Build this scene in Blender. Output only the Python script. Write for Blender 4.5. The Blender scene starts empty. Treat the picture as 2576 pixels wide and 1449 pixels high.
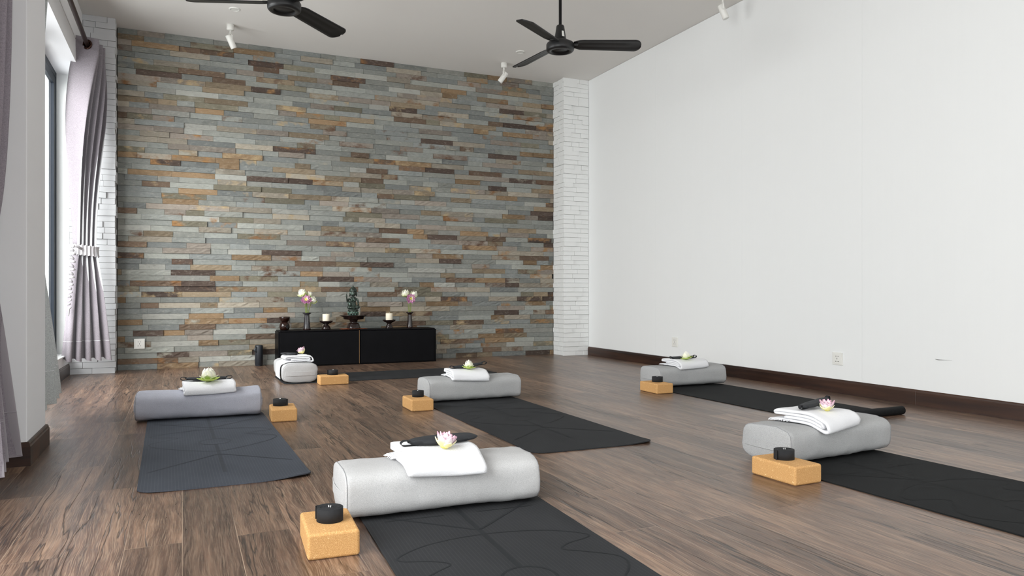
import bpy, math, random
from mathutils import Vector, Matrix, noise
R = math.radians
random.seed(7)
S = bpy.context.scene
COL = S.collection

# ------------------------------------------------------------------ helpers
def lin(c):
    o = []
    for v in c[:3]:
        v = v / 255.0
        o.append(v / 12.92 if v <= 0.04045 else ((v + 0.055) / 1.055) ** 2.4)
    return tuple(o) + (1.0,)

def link(o, parent=None):
    COL.objects.link(o)
    if parent is not None:
        o.parent = parent
    return o

def mesh(name, V, F, mat=None, parent=None, smooth=False, colors=None, loc=None, rot=None):
    me = bpy.data.meshes.new(name)
    me.from_pydata([tuple(v) for v in V], [], F)
    me.validate()
    if colors:
        for key, cs in colors.items():
            a = me.color_attributes.new(key, 'FLOAT_COLOR', 'POINT')
            flat = []
            for c in cs:
                flat.extend(c)
            a.data.foreach_set('color', flat)
    if smooth:
        me.polygons.foreach_set('use_smooth', [True] * len(me.polygons))
    if mat:
        me.materials.append(mat)
    me.update()
    o = bpy.data.objects.new(name, me)
    if loc:
        o.location = loc
    if rot:
        o.rotation_euler = rot
    return link(o, parent)

def thing(name, label, cat, loc=(0, 0, 0), rz=0.0, group=None):
    o = bpy.data.objects.new(name, None)
    o.empty_display_size = 0.05
    o.location = loc
    o.rotation_euler = (0, 0, rz)
    o['label'] = label
    o['category'] = cat
    if group:
        o['group'] = group
    return link(o)

def tag(o, label, cat, group=None):
    o['label'] = label
    o['category'] = cat
    if group:
        o['group'] = group
    return o

def struct(o):
    o['kind'] = 'structure'
    return o

def dup(root, label, loc, rz=0.0, group=None):
    r = root.copy(); COL.objects.link(r)
    r.location = loc; r.rotation_euler = (0, 0, rz); r['label'] = label
    if group:
        r['group'] = group
    for ch in list(root.children):
        c = ch.copy(); COL.objects.link(c); c.parent = r
        for g in list(ch.children):
            d = g.copy(); COL.objects.link(d); d.parent = c
    return r

class MB:
    def __init__(s):
        s.V = []; s.F = []
    def add(s, V, F):
        b = len(s.V)
        s.V.extend(tuple(v) for v in V)
        s.F.extend(tuple(i + b for i in f) for f in F)
        return s
    def box(s, x0, x1, y0, y1, z0, z1):
        V = [(x0,y0,z0),(x1,y0,z0),(x1,y1,z0),(x0,y1,z0),(x0,y0,z1),(x1,y0,z1),(x1,y1,z1),(x0,y1,z1)]
        F = [(0,3,2,1),(4,5,6,7),(0,1,5,4),(1,2,6,5),(2,3,7,6),(3,0,4,7)]
        return s.add(V, F)
    def lathe(s, prof, n=40, c=(0,0,0), cap=True):
        V = []; F = []
        for r, z in prof:
            for i in range(n):
                a = 2*math.pi*i/n
                V.append((c[0]+r*math.cos(a), c[1]+r*math.sin(a), c[2]+z))
        m = len(prof)
        for j in range(m-1):
            for i in range(n):
                k = (i+1) % n
                F.append((j*n+i, j*n+k, (j+1)*n+k, (j+1)*n+i))
        if cap:
            F.append(tuple(reversed(range(n))))
            F.append(tuple((m-1)*n+i for i in range(n)))
        return s.add(V, F)
    def tube(s, pts, r, n=10, closed=False):
        P = [Vector(p) for p in pts]; V = []; F = []
        m = len(P); up = None
        for i, p in enumerate(P):
            if closed:
                t = (P[(i+1) % m]-P[i-1]).normalized()
            else:
                t = (P[min(i+1, m-1)]-P[max(i-1, 0)]).normalized()
            if up is None:
                up = Vector((0,0,1)) if abs(t.z) < .9 else Vector((1,0,0))
            a = t.cross(up).normalized(); b = a.cross(t).normalized(); up = b
            rr = r[i] if isinstance(r, (list, tuple)) else r
            for k in range(n):
                g = 2*math.pi*k/n
                V.append(p+a*math.cos(g)*rr+b*math.sin(g)*rr)
        for i in range(m if closed else m-1):
            j = (i+1) % m
            for k in range(n):
                l = (k+1) % n
                F.append((i*n+k, i*n+l, j*n+l, j*n+k))
        if not closed:
            F.append(tuple(reversed(range(n))))
            F.append(tuple((m-1)*n+k for k in range(n)))
        return s.add(V, F)
    def ribbon(s, pts, wdir, w, t=.0015):
        """flat band along pts; wdir = direction of its width"""
        P = [Vector(p) for p in pts]; W = Vector(wdir).normalized(); V = []; F = []
        m = len(P)
        for i, p in enumerate(P):
            tg = (P[min(i+1, m-1)]-P[max(i-1, 0)]).normalized()
            nn = tg.cross(W).normalized()
            for sw, st in ((-1,-1),(1,-1),(1,1),(-1,1)):
                V.append(p+W*sw*w/2+nn*st*t/2)
        for i in range(m-1):
            for k in range(4):
                l = (k+1) % 4
                F.append((i*4+k, i*4+l, i*4+4+l, i*4+4+k))
        F.append((3,2,1,0)); F.append(tuple((m-1)*4+k for k in range(4)))
        return s.add(V, F)
    def build(s, name, mat, parent=None, smooth=False, loc=None, rot=None, colors=None):
        return mesh(name, s.V, s.F, mat, parent, smooth, colors, loc, rot)

def grid_faces(nu, nv, wrap_u=False):
    F = []
    for j in range(nv-1):
        for i in range(nu if wrap_u else nu-1):
            k = (i+1) % nu
            F.append((j*nu+i, j*nu+k, (j+1)*nu+k, (j+1)*nu+i))
    return F

def bevel(o, w, seg=3, angle=35):
    m = o.modifiers.new('bevel', 'BEVEL'); m.width = w; m.segments = seg; m.limit_method = 'ANGLE'; m.angle_limit = R(angle)
    return o

def catmull(P, n=8):
    out = []
    for i in range(len(P)-1):
        p0 = P[max(i-1,0)]; p1 = P[i]; p2 = P[i+1]; p3 = P[min(i+2,len(P)-1)]
        for k in range(n):
            t = k/n
            out.append(tuple(.5*((2*b)+(-a+c)*t+(2*a-5*b+4*c-d)*t*t+(-a+3*b-3*c+d)*t**3) for a,b,c,d in zip(p0,p1,p2,p3)))
    out.append(tuple(P[-1]))
    return out

# ------------------------------------------------------------------ materials
class NT:
    def __init__(s, name):
        s.m = bpy.data.materials.new(name); s.m.use_nodes = True
        s.t = s.m.node_tree; s.n = s.t.nodes; s.b = s.n['Principled BSDF']; s.out = s.n['Material Output']
    def new(s, typ, **kw):
        n = s.n.new(typ)
        for k, v in kw.items():
            if k.startswith('i_'):
                n.inputs[k[2:].replace('_', ' ')].default_value = v
            else:
                setattr(n, k, v)
        return n
    def l(s, a, b):
        s.t.links.new(a, b)
    def math(s, op, a, b=None, c=None):
        n = s.n.new('ShaderNodeMath'); n.operation = op
        for i, v in enumerate((a, b, c)):
            if v is None: continue
            if isinstance(v, (int, float)): n.inputs[i].default_value = v
            else: s.l(v, n.inputs[i])
        return n.outputs[0]
    def mix(s, f, a, b, blend='MIX'):
        n = s.n.new('ShaderNodeMix'); n.data_type = 'RGBA'; n.blend_type = blend
        for sock, v in ((n.inputs[0], f), (n.inputs[6], a), (n.inputs[7], b)):
            if isinstance(v, (int, float)): sock.default_value = v
            elif isinstance(v, tuple): sock.default_value = v
            else: s.l(v, sock)
        return n.outputs[2]
    def ramp(s, f, stops):
        n = s.n.new('ShaderNodeValToRGB'); e = n.color_ramp.elements
        while len(e) < len(stops): e.new(0.5)
        for i, (p, c) in enumerate(stops):
            e[i].position = p; e[i].color = c if isinstance(c, tuple) else (c, c, c, 1)
        s.l(f, n.inputs[0]); return n.outputs[0]
    def coords(s, scale=(1,1,1), kind='Object'):
        tc = s.n.new('ShaderNodeTexCoord'); mp = s.n.new('ShaderNodeMapping')
        mp.inputs['Scale'].default_value = scale; s.l(tc.outputs[kind], mp.inputs[0]); return mp.outputs[0]
    def noise(s, vec, scale, detail=4, rough=.55, w=None):
        n = s.n.new('ShaderNodeTexNoise'); n.inputs['Scale'].default_value = scale
        n.inputs['Detail'].default_value = detail; n.inputs['Roughness'].default_value = rough
        if vec is not None: s.l(vec, n.inputs['Vector'])
        return n
    def bump(s, h, strength=.3, dist=.01):
        n = s.n.new('ShaderNodeBump'); n.inputs['Strength'].default_value = strength; n.inputs['Distance'].default_value = dist
        s.l(h, n.inputs['Height']); s.l(n.outputs[0], s.b.inputs['Normal']); return n

def simple(name, col, rough=.5, metal=0.0, var=.06, nscale=30, bump=0.0, bscale=200, bdist=.002, spec=.5, coat=0, scale=(1,1,1)):
    m = NT(name)
    c = lin(col); v = m.coords(scale)
    nz = m.noise(v, nscale)
    dark = tuple(x*(1-var*2) for x in c[:3])+(1,); lite = tuple(min(1, x*(1+var*2)) for x in c[:3])+(1,)
    m.l(m.mix(nz.outputs[0], dark, lite), m.b.inputs['Base Color'])
    m.b.inputs['Roughness'].default_value = rough; m.b.inputs['Metallic'].default_value = metal
    m.b.inputs['Specular IOR Level'].default_value = spec; m.b.inputs['Coat Weight'].default_value = coat
    if bump:
        b = m.noise(v, bscale, 3); m.bump(b.outputs[0], bump, bdist)
    return m.m

def fabric(name, col, col2, s=1500, rough=.95, fuzz=.0, weave=.5, blotch=.06):
    m = NT(name)
    v1 = m.coords((s*.35, s, s)); v2 = m.coords((s, s*.35, s*.35))
    a = m.noise(v1, 1, 2); b = m.noise(v2, 1, 2)
    f = m.math('MULTIPLY', m.math('ADD', a.outputs[0], b.outputs[0]), .5)
    f2 = m.ramp(f, [(.30, 0.0), (.70, 1.0)])
    bl = m.noise(m.coords(), 14, 3)
    cc = m.mix(f2, lin(col), lin(col2))
    cc = m.mix(m.math('MULTIPLY', bl.outputs[0], blotch*2), cc, (0.02,0.02,0.02,1))
    m.l(cc, m.b.inputs['Base Color']); m.b.inputs['Roughness'].default_value = rough
    m.b.inputs['Specular IOR Level'].default_value = .15
    m.b.inputs['Sheen Weight'].default_value = fuzz
    m.bump(f, weave, .0012)
    return m.m

def vcol(name, rough=.55, key='Col', sss=0.0, spec=.3, transl=0.0):
    m = NT(name)
    a = m.new('ShaderNodeVertexColor', layer_name=key)
    nz = m.noise(m.coords(), 220, 2)
    c = m.mix(m.math('MULTIPLY', nz.outputs[0], .12), a.outputs[0], (1,1,1,1))
    m.l(c, m.b.inputs['Base Color']); m.b.inputs['Roughness'].default_value = rough
    m.b.inputs['Specular IOR Level'].default_value = spec
    return m.m

def floor_mat():
    m = NT('wood_floor')
    tc = m.new('ShaderNodeTexCoord'); sep = m.new('ShaderNodeSeparateXYZ'); m.l(tc.outputs['Object'], sep.inputs[0])
    cmb = m.new('ShaderNodeCombineXYZ'); m.l(sep.outputs[1], cmb.inputs[0]); m.l(sep.outputs[0], cmb.inputs[1])
    br = m.new('ShaderNodeTexBrick', offset=.37, offset_frequency=2, squash=1.0, squash_frequency=2)
    m.l(cmb.outputs[0], br.inputs['Vector'])
    for k, v in (('Scale', 1.0), ('Mortar Size', .0010), ('Mortar Smooth', .0), ('Bias', 0.0), ('Brick Width', 1.22), ('Row Height', .155)):
        br.inputs[k].default_value = v
    br.inputs['Color1'].default_value = (0,0,0,1); br.inputs['Color2'].default_value = (1,1,1,1); br.inputs['Mortar'].default_value = (.5,.5,.5,1)
    rnd = br.outputs['Color']; fac = br.outputs['Fac']
    # shift the grain from plank to plank
    off = m.new('ShaderNodeVectorMath', operation='SCALE'); m.l(rnd, off.inputs[0]); off.inputs['Scale'].default_value = 37.0
    add = m.new('ShaderNodeVectorMath', operation='ADD'); m.l(tc.outputs['Object'], add.inputs[0]); m.l(off.outputs[0], add.inputs[1])
    def mapped(sc):
        mp = m.new('ShaderNodeMapping'); mp.inputs['Scale'].default_value = sc; m.l(add.outputs[0], mp.inputs[0]); return mp.outputs[0]
    warp = m.noise(mapped((3.5, 1.1, 1)), 1.0, 3)
    wv = m.new('ShaderNodeVectorMath', operation='MULTIPLY_ADD'); m.l(warp.outputs['Color'], wv.inputs[0])
    wv.inputs[1].default_value = (.085, .05, 0); m.l(add.outputs[0], wv.inputs[2])
    mp = m.new('ShaderNodeMapping'); mp.inputs['Scale'].default_value = (95, 5.0, 1); m.l(wv.outputs[0], mp.inputs[0])
    g1 = m.noise(mp.outputs[0], 1.0, 5, .62)
    mp2 = m.new('ShaderNodeMapping'); mp2.inputs['Scale'].default_value = (26, 1.6, 1); m.l(wv.outputs[0], mp2.inputs[0])
    g2 = m.noise(mp2.outputs[0], 1.0, 4, .6)
    mp3 = m.new('ShaderNodeMapping'); mp3.inputs['Scale'].default_value = (420, 9, 1); m.l(wv.outputs[0], mp3.inputs[0])
    g3 = m.noise(mp3.outputs[0], 1.0, 2, .6)
    base = m.ramp(g2.outputs[0], [(.24, lin((60,46,39))), (.47, lin((104,81,68))), (.74, lin((150,122,101)))])
    f1 = m.ramp(g1.outputs[0], [(.33, 0.0), (.62, 1.0)])
    c = m.mix(f1, m.mix(.66, base, lin((44,34,30))), base)
    c = m.mix(m.math('MULTIPLY', m.ramp(g3.outputs[0], [(.47, 0.0), (.66, 1.0)]), .5), c, lin((162,140,120)))
    tone = m.ramp(rnd, [(0, (.66,.64,.64,1)), (.5, (.98,.96,.95,1)), (1, (1.28,1.24,1.2,1))])
    c = m.mix(1.0, c, tone, 'MULTIPLY')
    # long wandering cracks
    cr = m.noise(mapped((10.0, .62, 1)), 1.0, 4, .55)
    line = m.math('ABSOLUTE', m.math('SUBTRACT', cr.outputs[0], .5))
    line = m.ramp(line, [(.0, 1.0), (.014, 0.0)])
    msk = m.noise(mapped((4.0, .8, 1)), 1.0, 1)
    msk = m.ramp(msk.outputs[0], [(.47, 0.0), (.55, 1.0)])
    crack = m.math('MULTIPLY', line, msk)
    c = m.mix(m.math('MULTIPLY', crack, .85), c, lin((30,26,26)))
    jn = m.noise(m.coords((4, .5, 1)), 1.0, 1)
    jcol = m.mix(m.ramp(jn.outputs[0], [(.42, 0.0), (.52, 1.0)]), lin((48,38,33)), lin((176,154,134)))  # pale stretches paint in the glint of reflecting plank edges
    c = m.mix(m.math('MULTIPLY', fac, .6), c, jcol)
    m.l(c, m.b.inputs['Base Color'])
    rr = m.math('ADD', m.math('MULTIPLY', g1.outputs[0], .20), .21)
    m.l(rr, m.b.inputs['Roughness']); m.b.inputs['Specular IOR Level'].default_value = .5
    h = m.math('SUBTRACT', m.math('ADD', m.math('MULTIPLY', g1.outputs[0], .5), m.math('MULTIPLY', g3.outputs[0], .25)), m.math('ADD', m.math('MULTIPLY', crack, 1.2), m.math('MULTIPLY', fac, 1.5)))
    m.bump(h, .32, .0016)
    return m.m

def stone_mat():
    m = NT('ledge_stone')
    a = m.new('ShaderNodeVertexColor', layer_name='Col'); b = m.new('ShaderNodeVertexColor', layer_name='ColB')
    n1 = m.noise(m.coords((7, 7, 11)), 1.0, 4, .6); n2 = m.noise(m.coords((30, 30, 55)), 1.0, 5, .65)
    n3 = m.noise(m.coords((3, 3, 30)), 2.0, 3)
    c = m.mix(m.ramp(n1.outputs[0], [(.5, 0.0), (.66, 1.0)]), a.outputs[0], b.outputs[0])
    c = m.mix(m.math('MULTIPLY', m.ramp(n2.outputs[0], [(.3, 1.0), (.46, 0.0)]), .20), c, (.012,.011,.010,1))
    c = m.mix(m.math('MULTIPLY', m.ramp(n2.outputs[0], [(.54, 0.0), (.76, 1.0)]), .25), c, lin((196,190,176)))
    m.l(c, m.b.inputs['Base Color']); m.b.inputs['Roughness'].default_value = .8; m.b.inputs['Specular IOR Level'].default_value = .25
    h = m.math('ADD', n2.outputs[0], m.math('MULTIPLY', n3.outputs[0], .6))
    m.bump(h, .35, .005)
    return m.m

def plaster(name, col, streak=.0, rough=.75, bump=.06):
    m = NT(name)
    v = m.coords((1,1,1)); n = m.noise(v, 3, 3)
    vs = m.noise(m.coords((40, 40, .6)), 1.0, 2)
    c = lin(col)
    cc = m.mix(m.math('MULTIPLY', n.outputs[0], .06), c, tuple(x*.7 for x in c[:3])+(1,))
    cc = m.mix(m.math('MULTIPLY', vs.outputs[0], streak), cc, tuple(x*.75 for x in c[:3])+(1,))
    m.l(cc, m.b.inputs['Base Color']); m.b.inputs['Roughness'].default_value = rough
    m.b.inputs['Specular IOR Level'].default_value = .25
    b = m.noise(v, 260, 2); m.bump(b.outputs[0], bump, .002)
    return m.m

def darkwood(name, c1=(32,19,16), c2=(64,40,29), axis='y', rough=.38):
    m = NT(name)
    sc = (20, 1.4, 26) if axis == 'y' else (1.4, 20, 26)
    n = m.noise(m.coords(sc), 1.0, 5, .6); n2 = m.noise(m.coords(tuple(x*.2 for x in sc)), 1.0, 2)
    c = m.mix(m.ramp(n.outputs[0], [(.4, 0.0), (.72, 1.0)]), lin(c1), lin(c2))
    c = m.mix(m.math('MULTIPLY', m.ramp(n2.outputs[0], [(.5, 0.0), (.75, 1.0)]), .5), c, lin((92,57,34)))
    m.l(c, m.b.inputs['Base Color']); m.b.inputs['Roughness'].default_value = rough; m.bump(n.outputs[0], .2, .002)
    return m.m

def cork_mat():
    m = NT('cork')
    v = m.coords()
    n = m.noise(v, 520, 3, .6); w = m.new('ShaderNodeTexVoronoi'); w.inputs['Scale'].default_value = 330; m.l(v, w.inputs['Vector'])
    big = m.noise(v, 40, 2)
    c = m.ramp(n.outputs[0], [(.28, lin((158,112,66))), (.5, lin((203,156,100))), (.72, lin((234,196,142)))])
    c = m.mix(m.math('MULTIPLY', m.ramp(w.outputs['Distance'], [(.0, 1.0), (.28, 0.0)]), .35), c, lin((128,80,36)))
    sp = m.noise(v, 105, 1)
    c = m.mix(m.math('MULTIPLY', m.ramp(sp.outputs[0], [(.70, 0.0), (.74, 1.0)]), .8), c, lin((246,214,160)))
    c = m.mix(m.math('MULTIPLY', big.outputs[0], .2), c, lin((180,120,60)))
    m.l(c, m.b.inputs['Base Color']); m.b.inputs['Roughness'].default_value = .8; m.b.inputs['Specular IOR Level'].default_value = .25
    m.bump(n.outputs[0], .3, .0015)
    return m.m

def mat_rubber(name, col, stripes=.03):
    m = NT(name)
    v = m.coords(); sep = m.new('ShaderNodeSeparateXYZ'); m.l(v, sep.inputs[0])
    c = lin(col)
    n = m.noise(m.coords((3, 1.4, 1)), 1.5, 4); n2 = m.noise(v, 900, 1)
    cc = m.mix(n.outputs[0], tuple(x*.72 for x in c[:3])+(1,), tuple(x*1.28 for x in c[:3])+(1,))
    w = m.math('SINE', m.math('MULTIPLY', sep.outputs[0], 520.0)); w2 = m.math('SINE', m.math('MULTIPLY', sep.outputs[1], 900.0))
    wv = m.math('MULTIPLY', m.math('MULTIPLY', w, w2), .5)
    cc = m.mix(m.math('MULTIPLY', m.ramp(w, [(.75, 0.0), (1.0, 1.0)]), stripes), cc, lin((150,152,156)))
    m.l(cc, m.b.inputs['Base Color']); m.b.inputs['Roughness'].default_value = .8; m.b.inputs['Specular IOR Level'].default_value = .14
    m.bump(m.math('ADD', m.math('MULTIPLY', wv, .35), n2.outputs[0]), .14, .0010)
    return m.m

def curtain_mat(name='curtain_linen', col=(176,168,172), transl=.35, lining=(222,222,224)):
    m = NT(name)
    geo = m.new('ShaderNodeNewGeometry')
    v1 = m.coords((900, 900, 120)); v2 = m.coords((120, 120, 900))
    a = m.noise(v1, 1, 2); b = m.noise(v2, 1, 2)
    f = m.math('MULTIPLY', m.math('ADD', a.outputs[0], b.outputs[0]), .5)
    c = lin(col)
    cc = m.mix(m.ramp(f, [(.36, 0.0), (.64, 1.0)]), tuple(x*.62 for x in c[:3])+(1,), tuple(min(1,x*1.3) for x in c[:3])+(1,))
    cc = m.mix(geo.outputs['Backfacing'], cc, lin(lining))
    m.l(cc, m.b.inputs['Base Color']); m.b.inputs['Roughness'].default_value = .9; m.b.inputs['Specular IOR Level'].default_value = .15
    m.bump(f, .3, .001)
    tr = m.new('ShaderNodeBsdfTranslucent'); tr.inputs['Color'].default_value = lin((222,222,222))
    mx = m.new('ShaderNodeMixShader'); mx.inputs[0].default_value = transl
    m.l(m.b.outputs[0], mx.inputs[1]); m.l(tr.outputs[0], mx.inputs[2]); m.l(mx.outputs[0], m.out.inputs['Surface'])
    return m.m

def glass_mat():
    m = NT('window_glass')
    tr = m.new('ShaderNodeBsdfTransparent'); tr.inputs['Color'].default_value = (.93,.93,.92,1)
    gl = m.new('ShaderNodeBsdfGlossy'); gl.inputs['Roughness'].default_value = .02
    lw = m.new('ShaderNodeLayerWeight'); lw.inputs['Blend'].default_value = .5
    nz = m.noise(m.coords(), 2, 1)
    f = m.math('ADD', m.math('MULTIPLY', m.math('POWER', lw.outputs['Facing'], 5.0), .5), m.math('ADD', m.math('MULTIPLY', nz.outputs[0], .01), .03))
    mx = m.new('ShaderNodeMixShader'); m.l(f, mx.inputs[0]); m.l(tr.outputs[0], mx.inputs[1]); m.l(gl.outputs[0], mx.inputs[2])
    m.l(mx.outputs[0], m.out.inputs['Surface'])
    return m.m

def bronze_mat():
    m = NT('aged_bronze')
    geo = m.new('ShaderNodeNewGeometry'); n = m.noise(m.coords(), 60, 4)
    p = m.math('ADD', m.math('MULTIPLY', n.outputs[0], .9), m.math('SUBTRACT', .62, geo.outputs['Pointiness']))
    c = m.ramp(p, [(.42, lin((34,36,32))), (.62, lin((66,78,70))), (.8, lin((120,150,138)))])
    m.l(c, m.b.inputs['Base Color']); m.b.inputs['Metallic'].default_value = .45; m.b.inputs['Roughness'].default_value = .38
    m.bump(n.outputs[0], .25, .003)
    return m.m

M = dict(
    floor=floor_mat(), stone=stone_mat(), wall=plaster('white_wall', (237,238,238), .05), ceil=plaster('ceiling_paint', (226,223,219)),
    column=plaster('column_paint', (240,240,242)), brick=plaster('white_brick_paint', (236,237,236), 0, .6, .12), brick_left=plaster('white_brick_paint_dimmed', (205,206,208), 0, .7, .12), grout=plaster('grout', (120,118,112)),  # brick_left: same white brick, colour darkened to offset the strong window light
    base=darkwood('baseboard_wood'), basex=darkwood('baseboard_wood_across', axis='x'),
    bolster=fabric('bolster_linen', (148,148,151), (224,223,222)), bolster_mid=fabric('bolster_linen_mid', (130,131,133), (206,206,206)), bolster_blue=fabric('bolster_linen_cool', (136,137,148), (206,207,218)),
    piping=fabric('piping_cloth', (120,120,124), (170,170,172)), towel=None,
    cork=cork_mat(), mat=mat_rubber('mat_rubber', (46,47,49)), mat_blue=mat_rubber('mat_rubber_cool', (72,76,84), .07), mat_dark=mat_rubber('mat_rubber_dark', (27,28,29)),
    print=simple('mat_print', (38,40,42), .75, spec=.14), print_blue=simple('mat_print_cool', (64,67,73), .75, spec=.14), print_dark=simple('mat_print_dark', (22,23,24), .75, spec=.14), maskc=simple('mask_cloth', (40,42,46), .75, var=.12, nscale=300, bump=.2, bscale=900, bdist=.0006),
    web=simple('black_webbing', (26,27,30), .85, var=.25, nscale=500, bump=.7, bscale=700, bdist=.001), metal=simple('brushed_metal', (205,205,205), .25, 1.0),
    fan=simple('fan_black', (24,24,25), .42, var=.08), white=simple('white_plastic', (232,231,226), .35, var=.02), hole=simple('socket_hole', (20,20,20), .7),
    rod=simple('rod_bronze', (54,36,30), .3, .35), ring=simple('grommet_bronze', (58,36,28), .2, .7),
    lacquer=simple('black_lacquer', (9,9,12), .42, var=.3, nscale=8, spec=.1), tan=simple('tan_edge', (136,104,68), .6),
    ceramic=simple('dark_glaze', (34,24,22), .12, var=.2, nscale=25), brown=simple('brown_glaze', (36,18,13), .12, var=.2, nscale=25), grey_glaze=simple('speckled_glaze', (50,48,50), .16, var=.5, nscale=90),
    wax=simple('candle_wax', (246,236,214), .55, var=.02), wick=simple('wick', (190,186,176), .9), cloth=simple('orange_cloth', (156,84,52), .8, var=.3, nscale=60),
    bronze=bronze_mat(), stem=simple('flower_stem', (116,134,52), .55, var=.2, nscale=40), petal=vcol('petals', .5), curtain=curtain_mat('curtain_linen', (142,135,141), .12), curtain_shade=curtain_mat('curtain_linen_shade', (165,168,166), .04), curtain_near=curtain_mat('curtain_linen_near', (150,142,150), .12, (168,162,168)),
    tie=fabric('tie_cloth', (160,156,160), (206,203,205), 900), alum=simple('dark_aluminium', (22,30,40), .5, .1, spec=.25), glass=glass_mat(), bottle=simple('bottle_coating', (36,40,46), .45), lens=simple('lamp_lens', (170,168,160), .15, .5),
)
def towel_mat():
    m = NT('white_terry')
    v = m.coords(); n = m.noise(v, 420, 2, .6); n2 = m.noise(v, 30, 3)
    c = m.mix(m.math('MULTIPLY', n2.outputs[0], .10), lin((240,240,243)), lin((210,210,218)))
    m.l(c, m.b.inputs['Base Color']); m.b.inputs['Roughness'].default_value = .95; m.b.inputs['Specular IOR Level'].default_value = .1
    m.b.inputs['Sheen Weight'].default_value = .2
    m.bump(m.math('ADD', n.outputs[0], m.math('MULTIPLY', n2.outputs[0], .4)), .7, .0035)
    return m.m
M['towel'] = towel_mat()

# ------------------------------------------------------------------ room shell
H = 3.33; YS = 8.14; XR = 4.505; YB = -3.2
def room():
    b = MB(); b.box(-1.3, XR+.2, YB-.2, YS+.2, -.12, 0); struct(b.build('floor', M['floor']))
    b = MB(); b.box(-1.3, XR+.2, YB-.2, YS+.2, H, H+.12); struct(b.build('ceiling', M['ceil']))
    # right wall in panels with hairline joints
    b = MB(); b.box(XR+.006, XR+.16, YB, YS+.1, 0, H)
    ys = [YS-.02, 6.447, 5.144, 3.88, 2.6, 1.32, .04, -1.24, -2.5, YB]
    for a, c in zip(ys[:-1], ys[1:]):
        b.box(XR, XR+.01, c+.0003, a-.0003, .0, H-.004)
    struct(b.build('wall_right', M['wall']))
    b = MB(); b.box(-1.2, .4, YB-.12, YB, 0, H); b.box(4.0, XR+.16, YB-.12, YB, 0, H); b.box(.4, 4.0, YB-.12, YB, 2.6, H); b.box(.4, 4.0, YB-.12, YB, 0, .1)
    struct(b.build('wall_rear', M['wall']))
    # baseboard right: moulded profile extruded along y
    def skirting(name, path, mat, hgt=.103):
        prof = [(0, 0), (.016, 0), (.016, hgt-.02), (.013, hgt-.014), (.012, hgt-.006), (.007, hgt), (0, hgt)]
        V = []; F = []; n = len(prof)
        for (px, py, nx, ny) in path:
            for d, z in prof:
                V.append((px+nx*d, py+ny*d, z))
        for i in range(len(path)-1):
            for k in range(n):
                l = (k+1) % n
                F.append((i*n+k, i*n+l, (i+1)*n+l, (i+1)*n+k))
        F.append(tuple(range(n))); F.append(tuple((len(path)-1)*n+k for k in reversed(range(n))))
        return struct(mesh(name, V, F, mat))
    skirting('baseboard_right', [(XR, YB, -1, 0), (XR, 3.434, -1, 0), (XR, 3.437, -.9, 0), (XR, 3.44, -1, 0), (XR, 7.83, -1, 0)], M['base'])
    skirting('baseboard_left', [(-.958, 4.29, 1, 0), (-.958, 7.85, 1, 0)], M['base'])
    skirting('baseboard_column', [(-1.04, 3.803, 0, -1), (-.618, 3.803, 1, -1), (-.618, 4.275, 1, 1), (-.95, 4.275, 0, 1)], M['basex'])
    # left wall: columns, low wall under the sills, band above the windows
    b = MB(); b.box(-1.2, -.618, 3.803, 4.275, 0, H); struct(bevel(b.build('wall_column', M['column']), .004, 2))
    b = MB()
    for y0, y1 in ((4.275, 7.88), (-1.6, 2.7)):
        b.box(-1.2, -.958, y0, y1, 0, .19)
        b.box(-1.2, -.845, y0, y1, 2.96, H)
        b.box(-1.2, -.852, y0, y1, 2.945, 2.965)
        b.box(-1.2, -.845, y0, y1, 2.757, 2.948)
    b.box(-1.2, -.958, 2.7, 3.803, 0, H)  # unseen wall stretch added to keep window light off the column front
    b.box(-1.2, -.618, YB, -1.6, 0, H)
    struct(b.build('wall_left', M['column']))
    b = MB(); b.box(-1.2, -.9505, 7.872, YS+.1, 0, H); struct(b.build('trim_3', M['brick']))
    for y0, y1, k in ((4.275, 7.88, 1), (-1.6, 2.7, 2)):
        s = MB(); s.box(-1.05, -.945, y0+.002, y1-.012, .185, .198)
        struct(bevel(s.build('trim_%d' % k, M['brick']), .004, 2))
room()

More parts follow.
